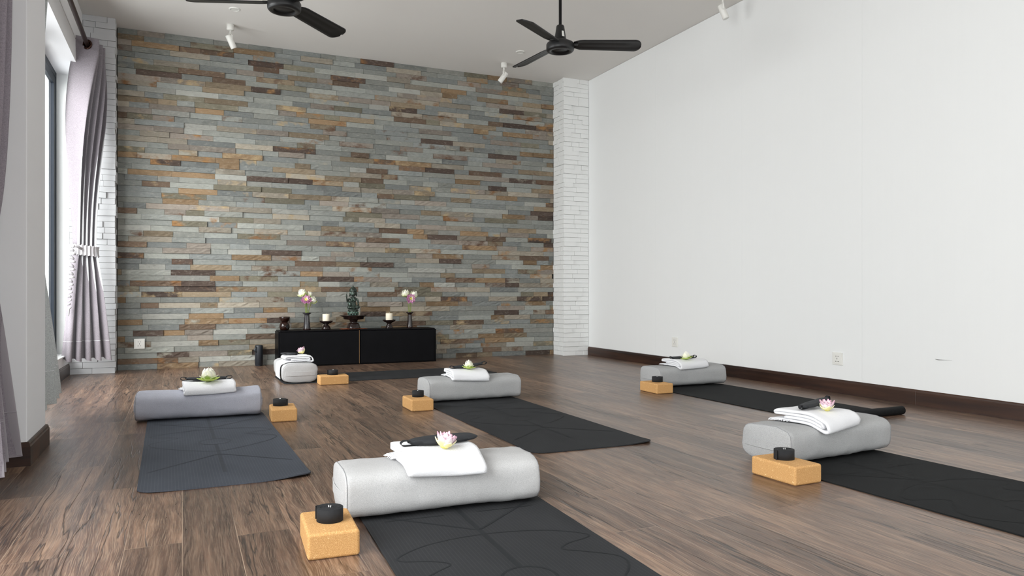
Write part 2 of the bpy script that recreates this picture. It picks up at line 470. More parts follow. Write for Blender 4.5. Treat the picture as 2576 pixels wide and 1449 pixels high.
def windows():
    for k, (y0, y1, n) in enumerate(((4.275, 7.87, 3), (-1.6, 2.7, 4)), 1):
        w = bpy.data.objects.new('window_%d' % k, None); w.location = (-1.05, y0, .198); w['kind'] = 'structure'; link(w)
        L = y1-y0; hh = 2.757-.198
        b = MB(); x0, x1 = -.055, .0
        b.box(x0, x1, 0, .05, 0, hh); b.box(x0, x1, L-.05, L, 0, hh); b.box(x0, x1, .05, L-.05, 0, .045); b.box(x0, x1, .05, L-.05, hh-.05, hh)
        bevel(b.build('window_frame', M['alum'], w), .004, 2)
        pw = (L-.1)/n
        for i in range(n):
            a = .05+i*pw; c = a+pw; dx = -.028 if i % 2 else -.012
            b = MB(); s = .075
            b.box(dx-.02, dx+.008, a, a+s, .045, hh-.05); b.box(dx-.02, dx+.008, c-s, c, .045, hh-.05)
            b.box(dx-.02, dx+.008, a+s, c-s, .045, .12); b.box(dx-.02, dx+.008, a+s, c-s, hh-.12, hh-.05)
            sash = b.build('sash', M['alum'], w)
            g = MB(); g.box(dx-.009, dx-.004, a+s, c-s, .12, hh-.12); g.build('pane', M['glass'], sash)
    w = bpy.data.objects.new('window_3', None); w.location = (.4, YB-.06, .1); w['kind'] = 'structure'; link(w)  # unseen rear window, added to let frontal fill light in
    b = MB()
    for a in (0, 1.17, 2.36, 3.54):
        b.box(a, a+.06, -.03, .03, 0, 2.5)
    b.box(.06, 3.54, -.03, .03, 0, .06); b.box(.06, 3.54, -.03, .03, 2.44, 2.5)
    f = b.build('window_frame', M['alum'], w)
    for a in (.06, 1.23, 2.42):
        g = MB(); g.box(a, a+1.11, -.004, .004, .06, 2.44); g.build('pane', M['glass'], w)
windows()

STONES = [((130,133,127), 22), ((121,125,122), 15), ((138,140,132), 13), ((146,146,138), 9), ((147,137,120), 13), ((135,124,112), 10), ((133,115,90), 7), ((140,111,78), 6), ((108,86,68), 6), ((82,66,57), 5), ((116,110,91), 5)]
RUST = [(148,112,74), (126,92,62), (166,146,114), (96,74,60), (150,146,134)]
def stone_wall():
    rows = 61; rh = H/rows; V = []; F = []; C1 = []; C2 = []
    cols = [c for c, w in STONES]; wts = [w for c, w in STONES]
    x0, x1 = -.575, 4.168
    rnd = random.Random(21)
    for r in range(rows):
        x = x0-rnd.uniform(0, .25); z0 = r*rh; z1 = z0+rh
        while x < x1:
            ln = rnd.choice([.18, .25, .30, .34, .38, .40, .42])*rnd.uniform(.88, 1.1)
            a = max(x, x0); c = min(x+ln, x1); x += ln
            if c-a < .03:
                continue
            col = rnd.choices(cols, wts)[0]
            warm = col[0]-col[2] > 20
            rough = rnd.random() < (.7 if warm else .25)
            prot = rnd.uniform(0, .010)+(rnd.uniform(0, .012) if rough else 0)
            j = rnd.uniform(.88, 1.12)
            g3 = sum(col)/3; col = tuple((v*.76+g3*.24)*1.0 for v in col)
            c1 = lin(tuple(min(255, v*j) for v in col)); k2 = j*rnd.uniform(.88, 1.1); c2 = lin(rnd.choice(RUST)) if rnd.random() < (.5 if warm else .10) else lin(tuple(min(255, v*k2) for v in col))
            nx = max(2, int((c-a)/.035)+1); nz = 4
            base = len(V); g = .0009
            for kz in range(nz):
                for kx in range(nx):
                    px = a+g+(c-a-2*g)*kx/(nx-1); pz = z0+g+(rh-2*g)*kz/(nz-1)
                    edge = kx in (0, nx-1) or kz in (0, nz-1)
                    amp = (.0035 if edge else .007) if rough else .0007
                    d = noise.noise((px*38, pz*60, r*3.1))*amp+rnd.uniform(-.3, .3)*amp
                    V.append((px, YS-.012-prot-d, pz))
            for (px, pz) in ((a+g, z0+g), (c-g, z0+g), (c-g, z1-g), (a+g, z1-g)):
                V.append((px, YS+.02, pz))
            for kz in range(nz-1):
                for kx in range(nx-1):
                    i = base+kz*nx+kx
                    F.append((i, i+1, i+nx+1, i+nx))
            B = base+nx*nz
            F.append(tuple([B, B+1]+[base+k for k in range(nx-1, -1, -1)]))
            F.append(tuple([B+2, B+3]+[base+(nz-1)*nx+k for k in range(nx)]))
            F.append(tuple([B+3, B]+[base+k*nx for k in range(nz)]))
            F.append(tuple([B+1, B+2]+[base+k*nx+nx-1 for k in range(nz-1, -1, -1)]))
            cnt = len(V)-base
            C1 += [c1]*cnt; C2 += [c2]*cnt
    # dark backing
    b = len(V)
    V += [(x0, YS, 0), (x1, YS, 0), (x1, YS, H), (x0, YS, H)]; F.append((b, b+1, b+2, b+3)); C1 += [lin((40,36,32))]*4; C2 += [lin((40,36,32))]*4
    struct(mesh('wall_back', V, F, M['stone'], colors={'Col': C1, 'ColB': C2}))
    b = MB(); b.box(-1.2, XR+.16, YS+.021, YS+.15, 0, H); struct(b.build('wall_back_core', M['grout']))
stone_wall()

def pillar(name, x0, x1, yf, side):
    """painted ledge-brick pillar: front face at yf, plus the face towards the stone wall (side=+1: at x1, -1: at x0)"""
    rnd = random.Random(5 if side > 0 else 9)
    rows = 61; rh = H/rows; t = MB(); c = .022
    t.box(x0+(c if side < 0 else 0), x1-(c if side > 0 else 0), yf+c, YS+.02, 0, H)
    for r in range(rows):
        z0 = r*rh; z1 = z0+rh; g = .0013
        # front
        x = x0; first = True
        xe = x1
        while x < xe-.01:
            ln = rnd.uniform(.09, .24)
            if xe-(x+ln) < .06: ln = xe-x
            p = rnd.choice([0, 0, .004, .008, .014])
            e = rnd.choice([0, .004, .008]) if side > 0 and x+ln >= xe-.001 else 0
            s0 = rnd.choice([0, .004, .008]) if side < 0 and x <= x0+.001 else 0
            t.box(x+g-s0, x+ln-g+e, yf-p, yf+c+.004, z0+g, z1-g)
            x += ln
        # side
        y = yf+c+.004
        while y < YS-.03:
            ln = rnd.uniform(.06, .15)
            if YS-.02-(y+ln) < .04: ln = YS-.02-y
            p = rnd.choice([0, 0, .004, .009])
            if side > 0: t.box(x1-c-.002, x1-.006+p, y+g, y+ln-g, z0+g, z1-g)
            else: t.box(x0+.006-p, x0+c+.002, y+g, y+ln-g, z0+g, z1-g)
            y += ln
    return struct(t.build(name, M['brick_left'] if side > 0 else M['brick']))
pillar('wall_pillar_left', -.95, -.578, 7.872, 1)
pillar('wall_pillar_right', 4.165, 4.502, 7.842, -1)

# ------------------------------------------------------------------ ceiling things
def fan(label, x, y, angs, sticker):
    t = thing('ceiling_fan', label, 'ceiling fan', (x, y, 2.575), 0, 'black three-bladed ceiling fans')
    b = MB(); b.lathe([(.001, .012), (.064, .012), (.068, .016), (.071, .0), (.096, .002), (.104, .011), (.106, .02), (.106, .052), (.1, .063), (.07, .078), (.05, .083)], 48); b.build('motor_housing', M['fan'], t, True)
    b = MB(); b.lathe([(.05, .078), (.05, .092), (.045, .094), (.03, .19), (.026, .198), (.012, .2)], 32); cv = b.build('motor_cover', M['fan'], t, True)
    bevel_m = cv
    b = MB(); b.lathe([(.0115, .19), (.0115, H-2.575-.05), (.03, H-2.575-.06), (.055, H-2.575-.005), (.055, H-2.575-.0005)], 24); b.build('rod', M['fan'], t, True)
    if sticker:
        V = []; F = []
        for k in range(7):
            a = -1.75+.32*k/6*1.5
            for z, r in ((.105, .0432), (.148, .0298+.008)):
                rr = .045-(z-.094)/.096*.015+.0012
                V.append((rr*math.cos(a), rr*math.sin(a), z))
        F = [(2*k, 2*k+2, 2*k+3, 2*k+1) for k in range(6)]
        mesh('sticker', V, F, M['white'], t)
    for a in angs:
        nu, nv = 9, 30; V = []; F = []
        tts = [.9*k/20 for k in range(20)]+[.9+.1*math.sin(math.pi/2*k/9) for k in range(10)]
        for side in (0, 1):
            for j in range(nv):
                tt = tts[j]; r = .10+.51*tt
                w = .058+.012*tt
                if tt < .1: w *= .6+4*tt
                if tt > .9:
                    q = (tt-.9)/.1; w *= math.sqrt(max(0.0, 1-q*q*.985))
                for i in range(nu):
                    u = -1+2*i/(nu-1)
                    z = .055-.010*tt+.012*(1-u*u)*.5
                    if abs(u) < .13 and .12 < tt < .82: z -= .004
                    yy = u*w; zz = z-u*w*.26
                    if side: zz -= .006
                    V.append((r, yy, zz))
        o = nu*nv
        F += grid_faces(nu, nv)
        F += [tuple(reversed([q+o for q in f])) for f in grid_faces(nu, nv)]
        for j in range(nv-1):
            F.append((j*nu, (j+1)*nu, o+(j+1)*nu, o+j*nu)); F.append((j*nu+nu-1, o+j*nu+nu-1, o+(j+1)*nu+nu-1, (j+1)*nu+nu-1))
        for i in range(nu-1):
            F.append(((nv-1)*nu+i, (nv-1)*nu+i+1, o+(nv-1)*nu+i+1, o+(nv-1)*nu+i)); F.append((i, o+i, o+i+1, i+1))
        bl = mesh('blade', V, F, M['fan'], t, True, rot=(0, 0, R(a)))
        b = MB(); b.box(.07, .135, -.022, .022, .05, .058); bevel(b.build('blade_arm', M['fan'], bl), .004, 2)
    return t
fan('black ceiling fan nearer the curtains, cut off by the top of the picture', .603, 4.986, (43, 163, 283), False)
fan('black ceiling fan on a long rod with a white sticker, nearer the white wall', 2.61, 4.97, (98, 217, 335), True)

def spotlight(label, x, y, yaw, tilt):
    t = thing('ceiling_spotlight', label, 'spotlight', (x, y, H), yaw, 'white ceiling spotlights')
    b = MB(); b.lathe([(.03, 0), (.034, -.003), (.034, -.048), (.031, -.054), (.006, -.056)], 32); b.build('mount', M['white'], t, True)
    b = MB(); b.ribbon([(0, 0, -.05), (0, .0, -.075), (.012, .0, -.085), (.031, 0, -.105), (.033, 0, -.15)], (0, 1, 0), .014, .003)
    b.ribbon([(0, 0, -.05), (0, .0, -.075), (-.012, .0, -.085), (-.031, 0, -.105), (-.033, 0, -.15)], (0, 1, 0), .014, .003)
    b.build('bracket', M['white'], t)
    b = MB(); b.lathe([(.004, .05), (.024, .048), (.028, .042), (.029, -.075), (.026, -.08), (.022, -.078)], 32)
    hd = b.build('lamp_head', M['white'], t, True, loc=(0, 0, -.15), rot=(tilt, 0, 0))
    b = MB(); b.lathe([(.002, -.074), (.0225, -.074), (.0225, -.07), (.002, -.07)], 28); b.build('lens', M['lens'], hd, True)
    return t
spotlight('white ceiling spotlight by the curtained window end of the stone wall', .42, 7.6, R(-62), R(30))
spotlight('white ceiling spotlight above the white brick pillar end of the stone wall', 3.29, 7.62, R(-125), R(-38))
spotlight('white ceiling spotlight casting its shadow on the white wall', 4.24, 5.08, R(60), R(-22))

def downlight(label, x, y):
    t = thing('ceiling_downlight', label, 'downlight', (x, y, H), 0, 'small round ceiling fittings')
    b = MB(); b.lathe([(.034, -.003), (.036, -.009), (.046, -.007), (.05, -.001), (.05, -.0003)], 36, cap=False); b.build('rim', M['white'], t, True)
    b = MB(); b.lathe([(.001, -.0035), (.034, -.0035), (.034, -.0008), (.001, -.0008)], 32); b.build('lens', M['lens'], t, True)
    for k in range(3):
        b = MB(); b.box(-.03, .03, -.02+.018*k, -.014+.018*k, -.007, -.0035); b.build('louvre', M['white'], t)
downlight('small round ceiling fitting above the curtain-side spotlight', .433, 7.17)
downlight('small round ceiling fitting above the pillar-side spotlight', 3.30, 7.2)

# ------------------------------------------------------------------ curtains
def curtain(name, label, x0, yc, n, A, W, Z, ztop, zbot, ztie, seed, mat, sign=1, edge=0, tassel=True, rings=5, pw=1.15, phi=0):
    """A and W give fold depth and gathered width at (top, tie, bottom); folds run along y from the window end"""
    t = thing(name, label, 'curtain', (x0, yc, 0), 0, 'grey tied-back curtains')
    nu = n*48+1; V = []; F = []
    zs = [ztop-.010*k for k in range(14)]; zs += [zs[-1]+(zbot-zs[-1])*k/64 for k in range(1, 65)]; nv = len(zs)
    def lerp(p, z):
        if z > ztie:
            q = min(1, (z-ztie)/(ztop-ztie))**pw; q = q*q*(3-2*q)
            return p[1]+(p[0]-p[1])*min(1, q*1.05)
        q = (ztie-z)/(ztie-zbot); q = q**.8
        return p[1]+(p[2]-p[1])*q
    for j in range(nv):
        z = zs[j]
        a = lerp(A, z); w = lerp(W, z); cx = lerp(Z, z)
        for i in range(nu):
            s = i/(nu-1); g = 2*math.pi*n*s
            wob = .25*math.sin(3.1*s+z*1.3+seed)
            x = -math.cos(g+wob*(1 if z < ztop-.2 else (ztop-z)/.2))*a*(1+.18*math.sin(7*s+seed+z*.7))
            y = sign*((s-.5)*w)+.010*math.sin(g*2+z*2.0)*(0 if z > ztop-.1 else 1)
            lift = .012*math.sin(g+1)*(1 if j > nv-3 else 0)
            ph = R(phi)*max(0, min(1, (ztop-.15-z)/(ztop-.15-ztie)))**.8
            cp, sp = math.cos(ph), math.sin(ph)
            V.append((cx+x*cp+y*sp, y*cp-x*sp, z+lift))
    F = grid_faces(nu, nv)
    if sign > 0: F = [tuple(reversed(f)) for f in F]
    def at_rod(f):
        x = sum(V[i][0] for i in f)/4-Z[0]; z = sum(V[i][2] for i in f)/4-(ztop-.065)
        return x*x+z*z < .033**2
    F = [f for f in F if not at_rod(f)]
    cl = mesh('cloth', V, F, mat, t, True)
    # hem: stitched band at the bottom
    hb = MB(); pts = [Vector(V[(nv-5)*nu+i])+Vector((.0, 0, 0)) for i in range(nu)]
    hb.tube(pts, .0016, 5); hb.build('hem_stitching', mat, t, True)
    # grommets where the folds cross the rod
    for k in range(min(rings, 2*n)):
        s = (k+.5)/(2*n); y = sign*(s-.5)*W[0]
        b = MB(); prof = [(.0255, -.004), (.028, -.008), (.036, -.009), (.043, -.005), (.044, 0), (.043, .005), (.036, .009), (.028, .008), (.0255, .004), (.0255, -.004)]
        b.lathe(prof, 32, cap=False)
        b.build('grommet', M['ring'], t, True, loc=(Z[0], y, ztop-.065), rot=(R(90), 0, R(-25*sign*(1 if k % 2 == 0 else -1))))
    # pleated tie band
    b = MB(); V = []; F = []; m = 44
    ph = R(phi); cp, sp = math.cos(ph), math.sin(ph)
    for i in range(m+1):
        g = 2*math.pi*i/m
        zz = .006 if i % 2 else -.004
        e = .007 if i % 2 else 0
        rx = A[1]*1.2+.014+e; ry = W[1]*.52+.012+e
        for dz in (-.046, -.02, .02, .044):
            kx = 1.0+(.05 if abs(dz) > .03 else 0)
            x, y = rx*kx*math.cos(g), ry*kx*math.sin(g)
            V.append((Z[1]+x*cp+y*sp, y*cp-x*sp, ztie+dz+zz-.12*(x*cp+y*sp)))
    b.add(V, grid_faces(4, m+1))
    o = b.build('tie_band', M['tie'], t)
    sm = o.modifiers.new('thickness', 'SOLIDIFY'); sm.thickness = .003
    if tassel:
        b = MB(); m = 17
        for k in range(m):
            q = k/(m-1); r = (.018+.012*math.sin(math.pi*min(1, q*1.25+.1)))*(1 if q < .85 else .75)
            c = Vector((-.118-.024*q+.004*(-1)**k, -.14, ztie+.03-.54*q))
            Rm = Matrix.Rotation(R(38 if k % 2 else 22), 3, 'Y') @ Matrix.Rotation(R(20*(-1)**k), 3, 'X')
            n, mm = 12, 6; V = []
            for jj in range(mm+1):
                th = math.pi*jj/mm
                for ii in range(n):
                    a = 2*math.pi*ii/n
                    rr = 1+.12*math.sin(3*a)
                    V.append(c+Rm @ Vector((r*rr*math.sin(th)*math.cos(a), r*.8*math.sin(th)*math.sin(a), .0125*math.cos(th)+.006*math.cos(a))))
            b.add(V, grid_faces(n, mm+1, True))
        b.tube([(-.05, -.10, ztie+.01), (-.09, -.135, ztie+.035), (-.118, -.14, ztie+.02)], .012, 8)
        b.tube([(-.142, -.14, ztie-.50), (-.145, -.142, ztie-.58)], [.010, .004], 8)
        b.build('tie_tail', M['tie'], t, True)
    return t
curtain('curtain', 'grey curtain tied back against the white brick pillar', -.76, 7.60, 5, (.10, .05, .055), (.42, .17, .40), (0, -.035, -.012), 2.985, .155, 1.13, 1, M['curtain'], phi=68)
curtain('curtain', 'pale curtain mostly hidden behind the white column, its hem flaring out', -.76, 4.74, 5, (.085, .05, .11), (.30, .12, 1.22), (0, -.03, .0), 2.985, .155, 1.13, 4, M['curtain_shade'], sign=-1, tassel=False)
curtain('curtain', 'grey curtain in front of the white column, cut off by the picture edge', -.725, 3.33, 5, (.125, .065, .125), (.5, .16, .46), (0, -.02, .0), 2.985, .105, .93, 8, M['curtain_near'], sign=-1, tassel=False, pw=.32)
def rods():
    for lab, y0, y1 in (('dark bronze curtain rod carrying the curtain at the white brick pillar', 4.285, 7.86), ('dark bronze curtain rod over the nearer window, mostly out of the picture', -1.5, 3.79)):
        t = thing('curtain_rod', lab, 'curtain rod', (-.76 if y0 > 0 else -.725, y0, 2.92), 0)
        b = MB(); b.tube([(0, 0, 0), (0, y1-y0, 0)], .0185, 20); b.build('pole', M['rod'], t, True)
        for yy in (.05, y1-y0-.03):
            b = MB(); b.tube([(-.088 if y0 > 0 else -.122, yy, 0), (-.012, yy, 0)], .008, 10); b.build('bracket', M['rod'], t, True)
rods()

# ------------------------------------------------------------------ yoga gear
BD, BH, BN = .285, .160, 3.7
def btop(y, x=0.0):
    v = min(.98, abs(2*y/BD))
    z = BH/2+BH/2*(1-v**BN)**(1/BN)
    return z-.012*math.exp(-(x/.16)**2)*(1-v*v)
def bolster(label, x, y, rz, L=.69, z=.0066, mat='bolster', seed=1):
    t = thing('bolster', label, 'bolster', (x, y, z), rz, 'grey linen yoga bolsters')
    nt = 64; rings = []; h2 = L/2; rr = .028
    xs = []
    for k in range(5):  # end panel
        xs.append((-h2-.010*(1-((k+.2)/5)**2), (k+.25)/5*.93))
    for k in range(6):
        a = math.pi/2*k/5
        xs.append((-h2+rr*(1-math.cos(a))*.9, .93+.07*math.sin(a)))
    for k in range(1, 34):
        xs.append((-h2+rr+(L-2*rr)*k/34, 1.0))
    left = xs[:11]
    xs += [(-a, b) for a, b in reversed(left)]
    V = []
    for (px, sc) in xs:
        for i in range(nt):
            g = 2*math.pi*i/nt; c, s = math.cos(g), math.sin(g)
            yy = BD/2*math.copysign(abs(c)**(2/BN), c); zz = BH/2*math.copysign(abs(s)**(2/BN), s)
            k = sc
            w = .0045*noise.noise((px*7+seed*9, yy*11, zz*11))+.0022*noise.noise((px*30, yy*24+seed, zz*24))
            if zz > 0 and abs(px) < .26: w *= .25+.75*max(0, min(1, (abs(px)-.17)/.09))
            edge = max(0, 1-(h2-abs(px))/.07)
            w += edge*.003*noise.noise((seed*5+px*8, g*6.5, 1.0))
            f = 1+w/.1
            z3 = zz*k*f
            if zz > 0: z3 -= .012*math.exp(-(px/.16)**2)*(1-min(1, abs(2*yy/BD))**2)
            V.append((px, yy*k*f, max(.0, BH/2+z3)))
    F = grid_faces(nt, len(xs), True)
    F.append(tuple(reversed(range(nt)))); F.append(tuple((len(xs)-1)*nt+i for i in range(nt)))
    body = mesh('cover', V, F, M[mat], t, True)
    for j in (7, len(xs)-8):
        b = MB(); pts = [Vector(V[j*nt+i]) for i in range(nt)]
        ctr = Vector((pts[0].x, 0, BH/2))
        pts = [ctr+(p-ctr)*1.004 for p in pts]
        for p in pts: p.z = max(p.z, .0018)
        b.tube(pts, .0013, 6, True); b.build('seam', M['piping'], t, True)
    for sgn in (-1, 1):
        px = sgn*(h2+.0125); P = []
        for k in range(15):
            q = -1+2*k/14
            P.append((sgn*(h2+.0125-.0105*q*q), q*BD*.42, BH*.47))
        b = MB(); b.ribbon(P, (0, 0, 1), .036, .003); bevel(b.build('handle_strap', M[mat], t), .001, 1)
    return t

TT = .0132  # thickness of one towel layer
def towel(label, bx, by, brz, lx, ly, lrz, w=.27, d=.235, zb=.0066, drape=False, seed=1, layers=4, skew=0.0):
    """folded towel lying on a bolster at (bx,by,brz); lx,ly,lrz place it in the bolster's own frame"""
    c, s = math.cos(brz), math.sin(brz)
    t = thing('towel', label, 'towel', (bx+c*lx-s*ly, by+s*lx+c*ly, zb), brz+lrz, 'folded white towels on the bolsters')
    cl, sl = math.cos(lrz), math.sin(lrz)
    path = []  # (y, z) centre line of the cloth, folded
    h = TT*1.06; f0 = -d/2; bk = d/2
    # inner end -> spiral outwards
    y0 = f0+.035
    path += [(bk-.03, h*1.5+h*.0)]
    lv = [h*2.5, h*1.5]
    def arc(yc, zc, r, a0, a1, n=7):
        return [(yc+r*math.cos(R(a0+(a1-a0)*k/n)), zc+r*math.sin(R(a0+(a1-a0)*k/n))) for k in range(n+1)]
    path = [(bk-.05, h*1.5)]+[(bk-.05-(bk-.05-y0)*k/6, h*1.5) for k in range(1, 6)]
    path += arc(y0, h*2.0, h*.5, 270, 90)
    path += [(y0+(bk-.012-y0)*k/7, h*2.5) for k in range(1, 7)]
    # back fold up to the top layer
    path += arc(bk-.012, h*3.0, h*.5, 270, 450)
    path += [(bk-.012-(bk-.012-(f0+h*1.5))*k/9, h*3.5) for k in range(1, 9)]
    path += arc(f0+h*1.6, h*2.0, h*1.5, 90, 270, 12)
    path += [(f0+h*1.6+(bk+.02-f0-h*1.6)*k/9, h*.5) for k in range(1, 10)]
    N = len(path); nx = 23
    rnd = random.Random(seed)
    def place(x, y, z):
        X = lx+cl*x-sl*y; Y = ly+sl*x+cl*y
        yy = max(-BD*.37, min(BD*.40, Y)); b = btop(yy, X)
        if Y < yy: b -= (yy-Y)*.5
        if Y > yy: b -= (Y-yy)*.45
        return (x, y, b+.0042+z)
    V = []; F = []
    nrm = []
    for i in range(N):
        a = path[max(0, i-1)]; b = path[min(N-1, i+1)]
        dy, dz = b[0]-a[0], b[1]-a[1]; l = math.hypot(dy, dz) or 1
        nrm.append((-dz/l, dy/l))
    for sd in (1, -1):
        for i in range(N):
            for k in range(nx):
                q = k/(nx-1); x = (q-.5)*w
                edge = 4*q*(1-q)
                th = TT*.5*(.75+.25*min(1, edge*8))
                wob = .004*noise.noise((x*9+seed*3, path[i][0]*8, path[i][1]*40))
                ex = .006*noise.noise((path[i][1]*90+seed, path[i][0]*6, .3))*(1 if q > .5 else -1)*(abs(q-.5)*2)**6
                y = path[i][0]+nrm[i][0]*th*sd+.004*noise.noise((x*7, seed, path[i][1]*60)); z = path[i][1]+nrm[i][1]*th*sd
                x += skew*y+ex
                z2 = max(.0004, z*(1-.05*(abs(2*q-1)**4))+wob*(.4+z*8))
                V.append(place(x, y, z2))
    o = N*nx
    F += grid_faces(nx, N); F += [tuple(reversed([q+o for q in f])) for f in grid_faces(nx, N)]
    for i in range(N-1):
        F.append((i*nx, (i+1)*nx, o+(i+1)*nx, o+i*nx)); F.append((i*nx+nx-1, o+i*nx+nx-1, o+(i+1)*nx+nx-1, (i+1)*nx+nx-1))
    for k in range(nx-1):
        F.append((k, o+k, o+k+1, k+1)); e = (N-1)*nx
        F.append((e+k, e+k+1, o+e+k+1, o+e+k))
    mesh('cloth', V, F, M['towel'], t, True)
    # fringe where the woven end peeks out beneath
    b = MB()
    for k in range(16):
        y = bk-.075+.006*k if not drape else -.1+.012*k
        ln = rnd.uniform(.012, .024)
        P = [place(-w/2-.001+skew*y+.01, y, TT*.6), place(-w/2-ln*.55+skew*y, y+rnd.uniform(-.003, .003), TT*.55), place(-w/2-ln+skew*y, y+rnd.uniform(-.006, .006), TT*.22)]
        b.tube(P, [.0028, .0022, .0009], 5)
    b.build('fringe', M['towel'], t, True)
    if drape:  # a tail of the cloth hangs down the far side of the bolster
        V = []; nv = 14; nx2 = 19
        for sd in (0, 1):
            for j in range(nv):
                q = j/(nv-1); 
                for k in range(nx2):
                    x = (k/(nx2-1)-.5)*w*(1.0+.05*q)
                    g = R(64-86*q); off = .0085+(.005 if sd else 0)
                    cg, sg = math.cos(g), math.sin(g)
                    y = (BD/2+off)*abs(cg)**(2/BN); z = BH/2+(BH/2+off)*math.copysign(abs(sg)**(2/BN), sg)
                    y += .002*noise.noise((x*12, q*3, seed))+.003*q
                    V.append((x, y-ly, z))
        o = nv*nx2; F = [tuple(reversed(f)) for f in grid_faces(nx2, nv)]+[tuple(q+o for q in f) for f in grid_faces(nx2, nv)]
        for j in range(nv-1):
            for e in (0, nx2-1):
                F.append((j*nx2+e, (j+1)*nx2+e, o+(j+1)*nx2+e, o+j*nx2+e))
        for k in range(nx2-1):
            F.append(((nv-1)*nx2+k, (nv-1)*nx2+k+1, o+(nv-1)*nx2+k+1, o+(nv-1)*nx2+k))
        mesh('hanging_tail', V, F, M['towel'], t, True)
    return t, place

def eye_mask(label, x, y, z, rz, seed=1, L=.215, loops=(1, 1), tilt=0.0, slim=1.0, bend=0.0, plump=1.0):
    t = thing('eye_mask', label, 'eye mask', (x, y, z), rz, 'black eye masks on the towels')
    t.rotation_euler = (0, tilt, rz)
    nu, nv = 30, 11; V = []
    def prof(u):
        return (.017+.030*max(0, 1-u*u)**.7)*slim
    def zc(u):
        return bend*u*u
    for sd in (1, -1):
        for i in range(nu):
            u = -1+2*i/(nu-1); hw = prof(u); nose = .010*math.exp(-(u/.14)**2)
            for k in range(nv):
                v = -1+2*k/(nv-1)
                yy = v*hw-(.006*u*u if v > 0 else 0)
                if v < 0: yy += nose*(-v)
                zz = sd*.0075*plump*math.sqrt(max(0, 1-v**4))*math.sqrt(max(.06, 1-u**6))+.0075*plump+.001+.0015*noise.noise((u*3, v*2, seed))*(1 if sd > 0 else 0)+zc(u)
                V.append((u*L/2, yy, zz))
    o = nu*nv; F = [tuple(reversed(f)) for f in grid_faces(nv, nu)]+[tuple(q+o for q in f) for f in grid_faces(nv, nu)]
    for i in range(nu-1):
        F.append((i*nv, (i+1)*nv, o+(i+1)*nv, o+i*nv)); F.append((i*nv+nv-1, o+i*nv+nv-1, o+(i+1)*nv+nv-1, (i+1)*nv+nv-1))
    for k in range(nv-1):
        F.append((k, o+k, o+k+1, k+1)); e = (nu-1)*nv; F.append((e+k, e+k+1, o+e+k+1, o+e+k))
    mesh('pad', V, F, M['maskc'], t, True)
    for sgn, ln in ((-1, loops[0]), (1, loops[1])):
        if not ln: continue
        e = sgn*L/2*.93; r = .016
        P = [(e, .0, .012+bend), (e+sgn*.012*ln, -.004, .019+bend), (e+sgn*.028*ln, -.006, .020+bend), (e+sgn*.037*ln, -.007, .013+bend), (e+sgn*.030*ln, -.009, .0045+bend*.8), (e+sgn*.012, -.010, .0030+bend*.7), (e-sgn*.035, -.012, .0035+bend*.5)]
        b = MB(); b.ribbon(catmull(P, 6), (0, 1, .15), .013, .0018); st = b.build('elastic_strap', M['web'], t)
        b = MB(); b.box(e+sgn*.006-.004, e+sgn*.006+.004, -.011, .005, .010+bend, .0175+bend); bevel(b.build('buckle', M['web'], st), .001, 1)
    return t

def petals(layers, seed=1):
    """layers: list of (count, length, width, start elevation, curl, colour base, colour tip, radius, twist)"""
    V = []; F = []; C = []; rnd = random.Random(seed)
    for (n, ln, wd, el, curl, cb, ct, r0, z0) in layers:
        for k in range(n):
            az = 2*math.pi*(k+rnd.uniform(-.18, .18))/n+rnd.uniform(0, .3); e = el+rnd.uniform(-.1, .1); l = ln*rnd.uniform(.88, 1.08)
            nt, nu = 8, 5; b = len(V); d, z = r0, z0; ang = e; rows = []
            ca, sa = math.cos(az), math.sin(az)
            for j in range(nt):
                tt = j/(nt-1); w = wd*(math.sin(math.pi*min(1, .12+.80*tt))**.8)
                if tt > .85: w *= .55
                for i in range(nu):
                    u = -1+2*i/(nu-1); cup = .35*w*(u*u)
                    x = d-cup*math.sin(ang); zz = z+cup*math.cos(ang); yy = u*w
                    V.append((ca*x-sa*yy, sa*x+ca*yy, zz))
                    mixv = min(1, max(tt**6, abs(u)**3*(.25+.75*tt)))
                    C.append(tuple(cb[q]*(1-mixv)+ct[q]*mixv for q in range(3))+(1,))
                d += l/(nt-1)*math.cos(ang); z += l/(nt-1)*math.sin(ang); ang += curl/(nt-1)
            F += [tuple(q+b for q in f) for f in grid_faces(nu, nt)]
    return V, F, C

